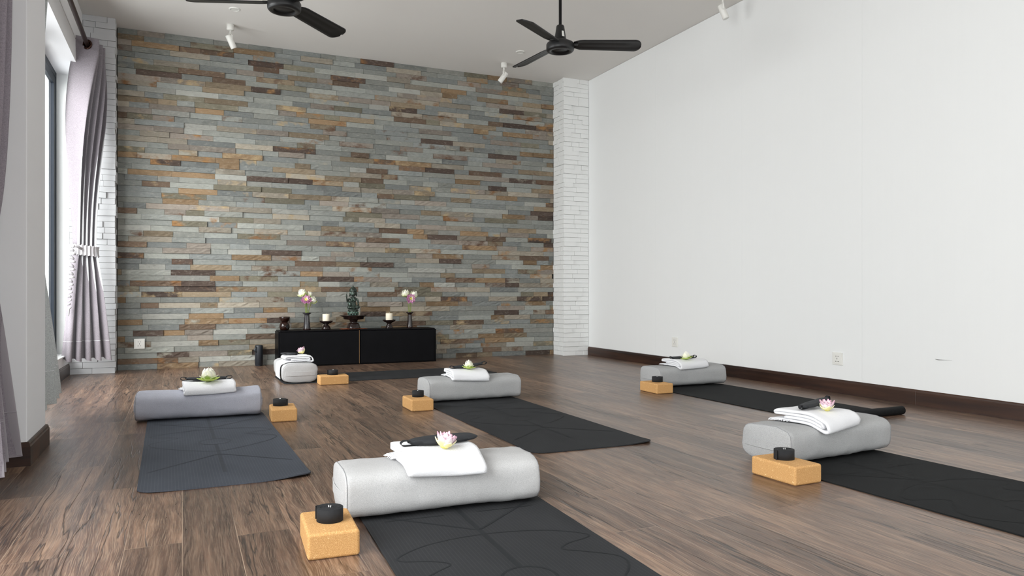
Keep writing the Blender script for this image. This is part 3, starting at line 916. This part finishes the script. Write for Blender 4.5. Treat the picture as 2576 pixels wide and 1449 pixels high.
PINKW = lin((250,240,244)); PINK = lin((226,170,192)); YEL = lin((244,232,150)); WH = lin((252,250,240)); GRN = lin((196,216,96)); CRM = lin((246,246,214)); MAUVE = lin((190,120,170)); GRN2 = lin((150,178,60))
PODC = lin((246,224,110))
def blossom(kind, sc, seed, parent):
    if kind == 'pink':
        L = [(6, .036, .0150, .50, .75, YEL, CRM, .010, .003), (8, .046, .0135, .80, .45, PINKW, PINK, .010, .004), (8, .046, .0120, 1.05, .25, PINKW, PINK, .009, .006), (6, .036, .009, 1.25, .10, PINKW, PINK, .008, .010)]
    elif kind == 'bud':
        L = [(6, .040, .0150, .08, .55, GRN, GRN, .008, .003), (6, .036, .015, .45, .55, GRN2, CRM, .009, .004), (7, .052, .020, .75, 1.75, CRM, WH, .010, .006), (6, .050, .018, .95, 1.55, WH, WH, .007, .010), (5, .046, .015, 1.15, 1.2, WH, CRM, .004, .012)]
    elif kind == 'white':
        L = [(6, .044, .020, .35, 1.15, GRN, CRM, .006, .002), (7, .052, .021, .70, 1.35, CRM, WH, .006, .004), (6, .050, .019, .95, 1.15, WH, WH, .005, .006), (5, .046, .016, 1.2, .9, WH, CRM, .003, .008)]
    else:
        L = [(9, .040, .012, .25, .55, MAUVE, MAUVE, .006, .004), (9, .036, .011, .65, .4, PINK, MAUVE, .006, .006), (8, .030, .010, 1.0, .2, PINKW, PINK, .005, .008)]
    L = [(n, l*sc, w*sc, e, c, a, b, r*sc, z*sc) for (n, l, w, e, c, a, b, r, z) in L]
    V, F, C = petals(L, seed)
    o = mesh('petals', V, F, M['petal'], parent, True, colors={'Col': C})
    sd = o.modifiers.new('thickness', 'SOLIDIFY'); sd.thickness = .0012*sc; sd.offset = 0
    return o
def seed_pod(sc, parent, loc=(0, 0, 0)):
    b = MB(); b.lathe([(.004*sc, .002*sc), (.009*sc, .016*sc), (.012*sc, .026*sc), (.011*sc, .030*sc), (.002*sc, .031*sc)], 18)
    return b.build('seed_pod', POD, parent, True, loc=loc)
POD = simple('seed_pod_yellow', (236,214,100), .6, var=.2, nscale=200)
def flower(label, kind, x, y, z, rz, sc=1.0, seed=1, tilt=(0, 0)):
    t = thing('lotus_flower', label, 'flower', (x, y, z), rz, 'lotus flowers laid on the towels')
    t.rotation_euler = (tilt[0], tilt[1], rz)
    blossom(kind, sc, seed, t)
    b = MB(); b.lathe([(.003*sc, .0004), (.011*sc, .001), (.012*sc, .006*sc), (.007*sc, .012*sc)], 16); b.build('calyx', M['stem'] if kind == 'bud' else POD, t, True)
    if kind == 'pink': seed_pod(sc, t)
    return t

def block(label, x, y, rz):
    b = MB(); b.box(-.073, .073, -.1175, .1175, 0, .0745)
    o = bevel(b.build('yoga_block', M['cork'], None, True, (x, y, .0), (0, 0, rz)), .0095, 4)
    for p in o.data.polygons: p.use_smooth = True
    wn = o.modifiers.new('normals', 'WEIGHTED_NORMAL')
    return tag(o, label, 'yoga block', 'cork yoga blocks')

def strap(label, x, y, z, rz):
    t = thing('strap_roll', label, 'yoga strap', (x, y, z), rz, 'rolled black yoga straps')
    P = []; turns = 9; n = turns*22
    for i in range(n+1):
        g = 2*math.pi*turns*i/n; r = .006+.0338*i/n
        P.append((r*math.cos(g)*1.03, r*math.sin(g)*.97, .0198))
    b = MB(); b.ribbon(P, (0, 0, 1), .039, .0030); b.build('webbing', M['web'], t, True)
    g0 = P[-1]
    b = MB(); b.ribbon([g0, (g0[0]+.0018, g0[1]+.006, .0198), (g0[0]+.0030, g0[1]+.013, .0198)], (0, 0, 1), .039, .0030); b.build('loose_end', M['web'], t)
    b = MB(); b.tube([(-.004, 0, .032), (-.004, 0, .0445), (.004, 0, .0445), (.004, 0, .032)], .0022, 8); b.build('buckle', M['metal'], t, True)
    return t

def yoga_mat(label, x, y, rz, W=.66, L=1.83, mat='mat', curl=.0, roll=False, z=.0006):
    """rounded-corner mat; its head end points to local +y"""
    t = thing('yoga_mat', label, 'yoga mat', (x, y, z), rz, 'dark yoga mats')
    th = .0045; r = .07; nx, ny = 27, 75; V = []
    y0 = -L/2+(.16 if roll else 0)
    ys = [y0+r*(1-math.cos(math.pi/2*k/9)) for k in range(10)] if not roll else [y0, y0+r]
    ys += [ys[-1]+(L/2-r-ys[-1])*k/50 for k in range(1, 51)]
    ys += [L/2-r+r*math.sin(math.pi/2*k/9) for k in range(1, 10)]
    ny = len(ys)
    for sd in (1, 0):
        for j in range(ny):
            yy = ys[j]
            dl = min(yy+L/2, L/2-yy) if not roll else (L/2-yy)
            ins = 0.0
            if dl < r: ins = r-math.sqrt(max(0, r*r-(r-dl)**2))
            hw = W/2-ins
            for i in range(nx):
                u = -1+2*i/(nx-1); xx = u*hw
                cz = 0
                dd = max(0, 1-(yy+L/2)/.16)*max(0, (abs(u)-.45)/.55)
                cz = curl*dd*dd*(1 if u > 0 else .25)
                V.append((xx, yy, cz+th*sd))
    o = nx*ny; F = grid_faces(nx, ny)+[tuple(reversed([q+o for q in f])) for f in grid_faces(nx, ny)]
    for j in range(ny-1):
        F.append((j*nx, (j+1)*nx, o+(j+1)*nx, o+j*nx)); F.append((j*nx+nx-1, o+j*nx+nx-1, o+(j+1)*nx+nx-1, (j+1)*nx+nx-1))
    for i in range(nx-1):
        F.append((i, o+i, o+i+1, i+1)); e = (ny-1)*nx; F.append((e+i, e+i+1, o+e+i+1, o+e+i))
    mesh('sheet', V, F, M[mat], t)
    # faint printed alignment lines
    b = MB(); zl = th+.0004
    def line(P, w): b.ribbon([(p[0], p[1], zl) for p in P], (0, 0, 1), .0003, w)
    def flat(P, w):
        nonlocal zl; zl += .00004
        VV = []; n = len(P)
        for i, p in enumerate(P):
            a = P[max(0, i-1)]; c = P[min(n-1, i+1)]; dx, dy = c[0]-a[0], c[1]-a[1]; l = math.hypot(dx, dy) or 1
            VV += [(p[0]-dy/l*w/2, p[1]+dx/l*w/2, zl), (p[0]+dy/l*w/2, p[1]-dx/l*w/2, zl)]
        b.add(VV, [(2*i, 2*i+1, 2*i+3, 2*i+2) for i in range(n-1)])
    ya = -L/2+.22
    flat([(0, ya), (0, -.075)], .017); flat([(0, .075), (0, L/2-.08)], .017)
    ring = [(.073*math.cos(R(a)), .073*math.sin(R(a))) for a in range(0, 361, 12)]; flat(ring, .008)
    for sx in (-1, 1):
        wing = catmull([(0, .37), (.10, .36), (.20, .33), (.285, .27), (.29, .23), (.21, .20), (.17, .16), (.22, .12), (.295, .05), (.28, -.03), (.20, -.12), (.10, -.20), (0, -.26)], 7)
        flat([(sx*p[0], p[1]) for p in wing], .006)
        flat([(sx*.009, .42), (sx*.29, .68)], .010); flat([(sx*.009, -.32), (sx*.29, -.58)], .010)
        flat([(sx*.06, .60), (sx*.26, .60)], .004)
    if not roll: b.build('printed_lines', M[{'mat': 'print', 'mat_blue': 'print_blue', 'mat_dark': 'print_dark'}[mat]], t)
    else: b.build('printed_lines', M['print_dark'], t)
    if roll:
        P = []; n = 70
        for i in range(n+1):
            g = 2*math.pi*2.6*i/n; rr = .025-.0165*i/n
            P.append((0, y0-.0-rr*math.sin(g)+.0, .0255-rr*math.cos(g)+.0023))
        bb = MB(); bb.ribbon(P, (1, 0, 0), W, .0042); bb.build('rolled_end', M[mat], t, True)
    return t

# --- set by set -------------------------------------------------------------
# mats
yoga_mat('charcoal yoga mat nearest the camera, its far part running out below the picture', .835, 1.76, R(-2.5), .65, 1.83, 'mat', .01)
yoga_mat('blue-grey yoga mat beside the white column, its whole front edge in view', .150, 4.005, R(1), .645, 1.84, 'mat_blue', .012)
yoga_mat('charcoal yoga mat in the middle of the floor, one front corner lifting slightly', 1.832, 4.01, R(0), .675, 1.82, 'mat', .008)
yoga_mat('charcoal yoga mat lying crosswise in front of the black cabinets', 1.725, 6.665, R(91.5), .665, 1.93, 'mat', .006)
yoga_mat('charcoal yoga mat along the white wall, with one end rolled up', 3.718, 3.98, R(0.6), .68, 1.875, 'mat_dark', 0, True)
yoga_mat('dark yoga mat running out of the picture beneath the bolster with the many-petalled pink lotus', 2.700, 1.635, R(2.2), .69, 1.83, 'mat_dark', 0)
# bolsters: (x, y, rz, L)
BO = dict(A=(.828, 2.525, R(-2.2), .685), B=(.098, 4.885, R(-2), .69), C=(1.862, 4.93, R(0), .685), D=(.897, 6.685, R(90), .69), E=(3.742, 4.965, R(1), .66), F=(2.698, 2.57, R(5), .68))
BL = dict(A='light grey bolster nearest the camera, with a cork block at its end', B='bluish grey bolster on the mat beside the white column', C='grey bolster at the head of the mat in the middle of the floor',
          D='grey bolster seen end-on in front of the black cabinets', E='grey bolster on the mat along the white wall baseboard', F='broad grey bolster in front of the rolled-up mat end')
for k, (x, y, rz, L) in BO.items():
    bolster(BL[k], x, y, rz, L, mat={'B': 'bolster_blue', 'C': 'bolster_mid', 'E': 'bolster_mid', 'F': 'bolster_mid'}.get(k, 'bolster'), seed=ord(k))
TO = dict(A=(-.012, -.050, R(-4), .265, .235), B=(.05, -.032, R(2.5), .285, .215), C=(-.04, -.045, R(-4), .262, .215), D=(-.10, -.005, R(0), .27, .235), E=(-.012, -.035, R(4), .29, .225), F=(-.05, -.035, R(8), .265, .25))
TL = dict(A='folded white towel on the bolster nearest the camera', B='folded white towel under the closed cream lotus beside the white column', C='folded white towel on the bolster in the middle of the floor',
          D='white towel with one side hanging down the bolster by the black cabinets', E='folded white towel on the bolster along the white wall baseboard', F='layered white towel on the bolster in front of the rolled-up mat end')
PL = {}
for k, (lx, ly, lr, w, d) in TO.items():
    bx, by, brz, L = BO[k]
    PL[k] = (towel(TL[k], bx, by, brz, lx, ly, lr, w, d, drape=(k == 'D'), seed=ord(k), skew=-.12 if k in 'AF' else -.04), bx, by, brz, lx, ly, lr)
def on_towel(k, wx, wy):
    (t, place), bx, by, brz, lx, ly, lr = PL[k]
    o = t.location; a = brz+lr
    dx, dy = wx-o.x, wy-o.y
    x = math.cos(a)*dx+math.sin(a)*dy; y = -math.sin(a)*dx+math.cos(a)*dy
    return place(x, y, 4.2*TT)[2]+o.z
# eye masks: x, y, rz, L, loops, tilt
MA = dict(A=(.850, 2.520, R(6), .262, (1.1, 0), 0, 1.15, .0, 1.5), B=(.135, 4.90, R(-4), .235, (1, 1), 0, .9, .004), C=(1.855, 4.945, R(8), .235, (1, 1.1), R(-4), .85, .006), D=(.835, 6.575, R(-52), .17, (0, .6), 0, .9, .0), E=(3.725, 4.955, R(5), .235, (.8, .9), 0, .8, .002), F=(2.68, 2.575, R(17), .25, (.8, .5), R(-4), .72, .006))
ML = dict(A='plump black eye mask on the towel nearest the camera', B='black eye mask with looped straps on the towel beside the white column', C='black eye mask with raised strap loop, middle of the floor',
          D='small-looking black eye mask seen end-on on the towel by the black cabinets', E='black eye mask on the towel along the white wall baseboard', F='narrow black eye mask on the towel in front of the rolled-up mat end')
for k, (x, y, rz, L, lp, tl, slim, bend, *pl) in MA.items():
    eye_mask(ML[k], x, y, on_towel(k, x, y)+.003+abs(tl)*.08+(.004 if k == 'F' else 0), rz, ord(k), L, lp, tl, slim, bend, *(pl or [1.2]))
FL = dict(A=('pink', .822, 2.425, 1.12, (.25, 0)), B=('bud', .145, 4.805, 1.5, (0, 0)), C=('bud', 1.832, 4.862, 1.12, (0, 0)), D=('pink', .945, 6.52, 1.05, (.2, .5)), E=('bud', 3.70, 4.865, 1.15, (.15, 0)), F=('pink', 2.668, 2.485, 1.0, (.15, 0)))
FLL = dict(A='open pink and yellow lotus on the towel nearest the camera', B='cream lotus bud with pale green outer petals beside the white column', C='cream lotus bud with yellow-green petals on the towel in the middle of the floor',
           D='pale pink lotus tipped on its side by the black cabinets', E='half-open cream and green lotus along the white wall baseboard', F='small pink lotus with bright yellow centre in front of the rolled-up mat end')
for k, (kind, x, y, sc, tl) in FL.items():
    flower(FLL[k], kind, x, y, on_towel(k, x, y)+.003+(.012 if k == 'D' else 0), ord(k)*.7, sc, ord(k), tl)
BK = dict(A=(.398, 2.235, R(-3)), B=(.549, 4.602, R(-3)), C=(1.397, 4.647, R(-1)), D=(1.137, 6.200, R(90)), E=(3.291, 4.70, R(-1)), F=(2.238, 2.297, R(2)))
BKL = dict(A='cork block nearest the camera, brightly lit on top', B='cork block at the end of the bluish grey bolster', C='cork block beside the mat in the middle of the floor',
           D='cork block laid crosswise in front of the black cabinets', E='cork block beside the mat along the white wall', F='cork block against the bolster in front of the rolled-up mat end')
SL = dict(A='black strap roll on the cork block nearest the camera', B='black strap roll on the cork block by the bluish grey bolster', C='black strap roll on the cork block in the middle of the floor',
          D='black strap roll on the crosswise cork block by the black cabinets', E='black strap roll on the cork block along the white wall', F='black strap roll on the cork block in front of the rolled-up mat end')
ST = dict(A=(.400, 2.235), B=(.536, 4.640), C=(1.405, 4.672), D=(1.141, 6.215), E=(3.310, 4.715), F=(2.243, 2.310))
for k, (x, y, rz) in BK.items():
    block(BKL[k], x, y, rz)
    strap(SL[k], ST[k][0], ST[k][1], .0747, {'A': 2.2, 'B': -.6, 'C': 1.5, 'D': 2.6, 'E': -.3, 'F': 3.0}[k])

# ------------------------------------------------------------------ altar
ZC = .368
def cabinets():
    for lab, x0, x1, lead in (('black lacquered low cabinet carrying the oil burner and four-bloom vase', .885, 1.703, True), ('black lacquered low cabinet carrying the three-bloom vase', 1.711, 2.555, False)):
        t = thing('low_cabinet', lab, 'cabinet', (x0, 7.78, 0), 0, 'black low cabinets under the statue')
        w = x1-x0
        b = MB(); b.box(0 if lead else .0, w, .022, .315, 0, ZC-.012); bevel(b.build('carcass', M['lacquer'], t), .003, 2)
        b = MB(); b.box(.012 if lead else .002, w-(.002 if lead else .02), .004, .315, ZC-.0118, ZC); bevel(b.build('top', M['lacquer'], t), .003, 2)
        b = MB(); b.box(.018 if lead else .004, w-(.003 if lead else .028), .0, .0218, .012, ZC-.014); bevel(b.build('door', M['lacquer'], t), .003, 2)
        if lead:
            b = MB(); b.box(w-.0022, w+.0018, .0, .003, .012, ZC-.006); b.build('edge_strip', M['tan'], t)
cabinets()

def altar():
    y = 7.955
    # orange cloth under the pedestal
    V = []; n = 26
    rnd = random.Random(3)
    for i in range(n):
        for j in range(9):
            V.append(((i/(n-1)-.5)*.27, (j/8-.5)*.17, .0018+.0035*abs(noise.noise((i*.5, j*.7, 2)))))
    o = mesh('altar_cloth', V, grid_faces(n, 9), M['cloth'], None, True, loc=(1.668, 7.905, ZC)); tag(o, 'small rumpled orange cloth under the statue pedestal', 'cloth')
    sm = o.modifiers.new('thickness', 'SOLIDIFY'); sm.thickness = .002; sm.offset = 1
    # pedestal
    b = MB(); b.lathe([(.070, 0), (.074, .004), (.070, .012), (.060, .045), (.052, .057), (.036, .061), (.034, .07), (.042, .075), (.040, .083), (.050, .092), (.096, .097), (.108, .103), (.112, .123), (.148, .136), (.149, .1395), (.140, .141), (.110, .137), (.002, .1365)], 56)
    o = b.build('pedestal_dish', M['ceramic'], None, True, (1.668, 7.905, ZC+.0065)); tag(o, 'dark glazed footed dish carrying the bronze statue', 'pedestal')
    # burner
    t = thing('oil_burner', 'brown glazed hourglass oil burner at the cabinet end', 'oil burner', (.965, y, ZC+.0005))
    b = MB(); b.lathe([(.034, 0), (.044, .006), (.052, .03), (.050, .055), (.038, .076), (.032, .084)], 40); b.build('burner_base', M['brown'], t, True)
    b = MB(); b.lathe([(.032, .0838), (.044, .098), (.053, .122), (.054, .138), (.049, .138), (.044, .122), (.02, .105), (.002, .104)], 40); b.build('bowl', M['brown'], t, True)
    V = []; ct = Vector((0, 0, .03)); b = MB()
    for k in range(12):
        a = -1.15+.3*math.cos(2*math.pi*k/12); z = .036+.02*math.sin(2*math.pi*k/12); r = .0535
        V.append((r*math.cos(a), r*math.sin(a), z))
    mesh('opening', V, [tuple(range(12))], M['hole'], t)
    # vases
    def vase(lab, x, s, h, glaze):
        t = thing('bud_vase', lab, 'vase', (x, y, ZC+.0005))
        hh = h
        b = MB(); b.lathe([(.040*s, 0), (.041*s, .006), (.038*s, .02), (.028*s, hh-.03), (.028*s, hh-.02), (.050*s, hh-.006), (.051*s, hh), (.046*s, hh), (.022*s, hh-.012), (.018*s, hh-.06), (.002, hh-.06)], 40)
        b.build('vase_body', glaze, t, True)
        b = MB(); b.lathe([(.0415*s, .0), (.043*s, .003), (.0425*s, .010), (.040*s, .013)], 40, cap=False); b.build('foot_ring', M['brown'], t, True)
        return t
    vase('speckled grey-black vase holding four lotus blooms', 1.19, .92, .178, M['grey_glaze'])
    vase('glossy black vase holding three lotus blooms', 2.30, .80, .172, M['ceramic'])
    def bloom(lab, kind, x0, z0, x1, y1, z1, sc, seed, tilt, grp):
        t = thing('cut_lotus', lab, 'flower', (x0, y, z0), 0, grp)
        P = catmull([(0, 0, 0), ((x1-x0)*.25, (y1-y)*.3, (z1-z0)*.5), ((x1-x0)*.75, (y1-y)*.8, (z1-z0)*.88), (x1-x0, y1-y, z1-z0)], 6)
        b = MB(); b.tube(P, .0034, 8); b.build('stem', M['stem'], t, True)
        o = blossom(kind, sc, seed, t); o.location = (x1-x0, y1-y, z1-z0); o.rotation_euler = tilt
        if kind == 'mauve':
            p = seed_pod(sc*.8, o)
    zt = ZC+.13
    g = 'lotus blooms in the vases'
    bloom('large white lotus bloom leaning over the four-bloom vase', 'white', 1.178, zt, 1.158, 7.955, .712, 1.6, 1, (.25, -.45, 0), g)
    bloom('small cream lotus bud between the blooms of the four-bloom vase', 'white', 1.186, zt, 1.204, 7.985, .710, 1.1, 2, (.2, .5, 0), g)
    bloom('mauve lotus bloom in the four-bloom vase', 'mauve', 1.194, zt, 1.166, 7.865, .672, 1.4, 3, (1.1, -.15, 0), g)
    bloom('ragged white lotus bloom drooping from the four-bloom vase', 'white', 1.202, zt, 1.232, 7.905, .660, 1.25, 9, (1.0, .5, 0), g)
    bloom('white lotus bud on the candle side of the three-bloom vase', 'white', 2.292, zt, 2.258, 7.955, .712, 1.4, 5, (.35, -.35, 0), g)
    bloom('white lotus bud on the pillar side of the three-bloom vase', 'white', 2.308, zt, 2.334, 7.955, .705, 1.35, 6, (.6, .35, 0), g)
    bloom('mauve lotus bloom hanging at the front of the three-bloom vase', 'mauve', 2.300, zt, 2.276, 7.855, .690, 1.45, 7, (1.5, 0, 0), g)
    # candle stands
    def stand(lab, clab, x, prof):
        b = MB(); b.lathe(prof, 44)
        o = b.build('candle_stand', M['ceramic'], None, True, (x, y-.02, ZC+.0005)); tag(o, lab, 'candle stand')
        zt = prof[-1][1]
        t = thing('pillar_candle', clab, 'candle', (x, y-.02, ZC+.001+zt))
        b = MB(); b.lathe([(.036, 0), (.0375, .002), (.0375, .084), (.035, .088), (.029, .0855), (.004, .083)], 36); b.build('wax', M['wax'], t, True)
        b = MB(); b.tube([(0, 0, .082), (.002, 0, .092), (.006, 0, .099)], .0013, 6); b.build('wick', M['wick'], t, True)
    stand('black bell-footed candle stand beside the four-bloom vase', 'cream pillar candle beside the four-bloom vase', 1.385,
          [(.046, 0), (.048, .003), (.044, .02), (.034, .038), (.022, .046), (.020, .052), (.032, .060), (.058, .072), (.073, .088), (.071, .090), (.055, .078), (.03, .073), (.002, .073)])
    stand('black ringed candle stand beside the three-bloom vase', 'white pillar candle beside the three-bloom vase', 2.062,
          [(.044, 0), (.046, .004), (.038, .012), (.034, .018), (.036, .026), (.028, .034), (.024, .044), (.024, .052), (.036, .064), (.060, .072), (.072, .088), (.070, .092), (.062, .080), (.03, .075), (.002, .075)])
    # statue
    t = thing('statue', 'small green bronze statue of a seated deity raising one hand', 'statue', (1.662, 7.90, ZC+.1448), R(0))
    b = MB()
    def ell(c, r, rot=None, n=14):
        V = []; F = []; m = 10
        Rm = Matrix.Rotation(rot[0], 3, rot[1]) if rot else Matrix.Identity(3)
        for j in range(m+1):
            th = math.pi*j/m
            for i in range(n):
                a = 2*math.pi*i/n
                v = Rm @ Vector((r[0]*math.sin(th)*math.cos(a), r[1]*math.sin(th)*math.sin(a), r[2]*math.cos(th)))
                V.append(v+Vector(c))
        b.add(V, grid_faces(n, m+1, True))
    # torso, hips, crossed legs, head, arms (joined into one skin)
    ell((0, 0, .088), (.050, .038, .026)); ell((0, .004, .115), (.034, .026, .034)); ell((.0, .004, .150), (.032, .022, .030)); ell((0, .006, .178), (.042, .022, .020))
    ell((-.016, -.018, .163), (.013, .012, .013)); ell((.016, -.018, .163), (.013, .012, .013))
    ell((-.040, -.018, .116), (.021, .026, .036)); ell((.042, -.022, .090), (.026, .028, .020)); ell((.0, -.034, .082), (.044, .016, .014)); ell((.050, -.012, .088), (.018, .022, .018)); ell((-.046, -.01, .086), (.02, .022, .018))
    ell((0, .0, .205), (.013, .013, .018)); ell((0, -.004, .236), (.031, .029, .033)); ell((0, -.029, .231), (.007, .010, .009)); ell((0, -.024, .218), (.012, .009, .006)); ell((0, .004, .266), (.040, .036, .034)); ell((0, .004, .292), (.022, .021, .016)); ell((0, .004, .308), (.006, .006, .014))
    ell((-.035, .0, .228), (.008, .011, .026)); ell((.035, .0, .228), (.008, .011, .026))
    b.tube([(-.042, .006, .178), (-.056, -.004, .148), (-.062, -.012, .140), (-.070, -.020, .170), (-.074, -.024, .198)], [.012, .011, .010, .008, .007], 10)
    ell((-.075, -.026, .208), (.009, .007, .012)); b.tube([(-.074, -.026, .214), (-.072, -.027, .250)], [.0045, .003], 8); b.tube([(-.078, -.027, .212), (-.080, -.030, .226)], [.004, .003], 8)
    b.tube([(.042, .006, .178), (.052, .0, .145), (.053, -.014, .118), (.047, -.026, .104)], [.012, .011, .009, .008], 10)
    o = b.build('body', M['bronze'], t)
    rm = o.modifiers.new('remesh', 'REMESH'); rm.mode = 'VOXEL'; rm.voxel_size = .0032; rm.use_smooth_shade = True
    sm = o.modifiers.new('smooth', 'SMOOTH'); sm.factor = .5; sm.iterations = 2
    b = MB(); b.lathe([(.046, 0), (.052, .004), (.058, .02), (.054, .034), (.048, .042), (.054, .05), (.056, .060), (.05, .067), (.002, .068)], 40); lb = b.build('lotus_base', M['bronze'], t, True)
    b = MB()
    for k in range(11):
        a = 2*math.pi*k/11+.14; V = []; F = []
        arcp = []
        for q in range(13):
            g = math.pi*q/12; u = math.cos(g)*.0145; z = .006+.030*math.sin(g); r = .0575+.0015*math.sin(g)-.0035*abs(math.cos(g))
            aa = a+u/.057; arcp.append((r*math.cos(aa), r*math.sin(aa), z))
        b.tube(arcp, .0022, 6)
    PAT = simple('verdigris', (116,156,140), .6, .2, var=.2, nscale=200)
    b.build('petal_rim', PAT, lb, True)
altar()

def bottle():
    t = thing('canister', 'black cylindrical canister with a carry loop standing beside the cabinet', 'canister', (.722, 8.055, .0))
    b = MB(); b.lathe([(.030, 0), (.036, .002), (.0375, .010), (.0372, .012), (.0395, .014), (.0400, .200), (.037, .212), (.030, .215), (.002, .215)], 40); b.build('body', M['bottle'], t, True)
    b = MB(); b.ribbon(catmull([(-.024, -.030, .196), (-.036, -.040, .190), (-.046, -.044, .175), (-.046, -.044, .158), (-.036, -.040, .147), (-.026, -.031, .145)], 5), (.55, -.35, 0), .012, .003); b.build('carry_loop', M['bottle'], t)
bottle()

def outlet(label, x, y, z, rz, w=.088, h=.088):
    t = thing('wall_outlet', label, 'outlet', (x, y, z), rz, 'white wall outlets')
    b = MB(); b.box(-w/2, w/2, -.009, 0, -h/2, h/2); bevel(b.build('plate', M['white'], t), .002, 2)
    b = MB(); b.box(-w*.36, w*.36, -.0105, -.0085, -h*.40, h*.40); bevel(b.build('faceplate', M['white'], t), .001, 1)
    b = MB()
    for sx in (-1, 1):
        b.box(sx*.010-.0035, sx*.010+.0035, -.0112, -.0098, .016, .0205)
        V = [(sx*.013-.0045, -.0112, -.0235-sx*.0), (sx*.013+.0045, -.0112, -.0235), (sx*.010+.004*sx+.002, -.0112, -.0185), (sx*.010-.003, -.0112, -.0185)]
        b.box(sx*.011-.0042, sx*.011+.0042, -.0112, -.0098, -.0225, -.0185)
    b.box(-.0018, .0018, -.0112, -.0098, -.006, .006)
    b.build('sockets', M['hole'], t)
outlet('square white outlet on the stone wall near the curtain', -.384, 8.104, .255, 0, .094, .098)
outlet('cream outlet low on the white wall, nearer the white brick pillar', XR, 6.108, .262, R(-90), .094, .094)
outlet('cream outlet low on the white wall, nearer the grey scuff', XR, 4.095, .258, R(-90), .094, .094)
b = MB(); b.tube([(XR-.0015, 3.305, .318), (XR-.004, 3.285, .316), (XR-.0012, 3.245, .3175), (XR-.0004, 3.19, .319)], [.0012, .0022, .0012, .0004], 6)
tag(b.build('wall_scuff', simple('scuff_grey', (120,118,116), .7), None, True), 'tiny grey scuff sticking out low on the bare white wall', 'scuff')

# ------------------------------------------------------------------ light
W = bpy.data.worlds.new('sky'); S.world = W; W.use_nodes = True
bg = W.node_tree.nodes['Background']; bg.inputs['Color'].default_value = (.86, .94, 1.0, 1); bg.inputs['Strength'].default_value = 1.6
def area(name, loc, rot, sx, sy, power, col):
    d = bpy.data.lights.new(name, 'AREA'); d.shape = 'RECTANGLE'; d.size = sx; d.size_y = sy; d.energy = power; d.color = col
    o = bpy.data.objects.new(name, d); o.location = loc; o.rotation_euler = rot; link(o); return o
# daylight from outside the two window bays, coming down from the sky
SKY = (.975, .99, 1.0)
area('daylight_far_window', (-2.3, 4.95, 2.5), (0, R(-62), R(27)), 2.6, 3.4, 500, SKY)
area('daylight_near_window', (-2.3, .55, 2.5), (0, R(-62), 0), 2.6, 4.2, 430, SKY)
area('rear_fill_lamp', (2.2, -4.6, 2.2), (R(72), 0, 0), 3.4, 2.4, 220, SKY)  # fill lamp added outside the added rear window to brighten front faces
# unseen lamps added to lift the ceiling, in place of ground bounce
area('ceiling_fill_far', (-2.2, 6.1, .25), (0, R(-122), 0), 1.4, 3.6, 85, SKY)
area('ceiling_fill_near', (-2.2, .55, .25), (0, R(-122), 0), 1.4, 4.0, 200, SKY)

# ------------------------------------------------------------------ camera
cam = bpy.data.cameras.new('camera'); co = bpy.data.objects.new('camera', cam); link(co)
co.location = (0, 0, .75); co.rotation_euler = (R(90), 0, R(-23.98))
cam.sensor_width = 36; cam.lens = 36*1864/2576; cam.shift_y = 13.0/2576; cam.clip_start = .05
S.camera = co
S.view_settings.view_transform = 'Standard'
S.view_settings.look = 'None'
S.view_settings.exposure = 0.0
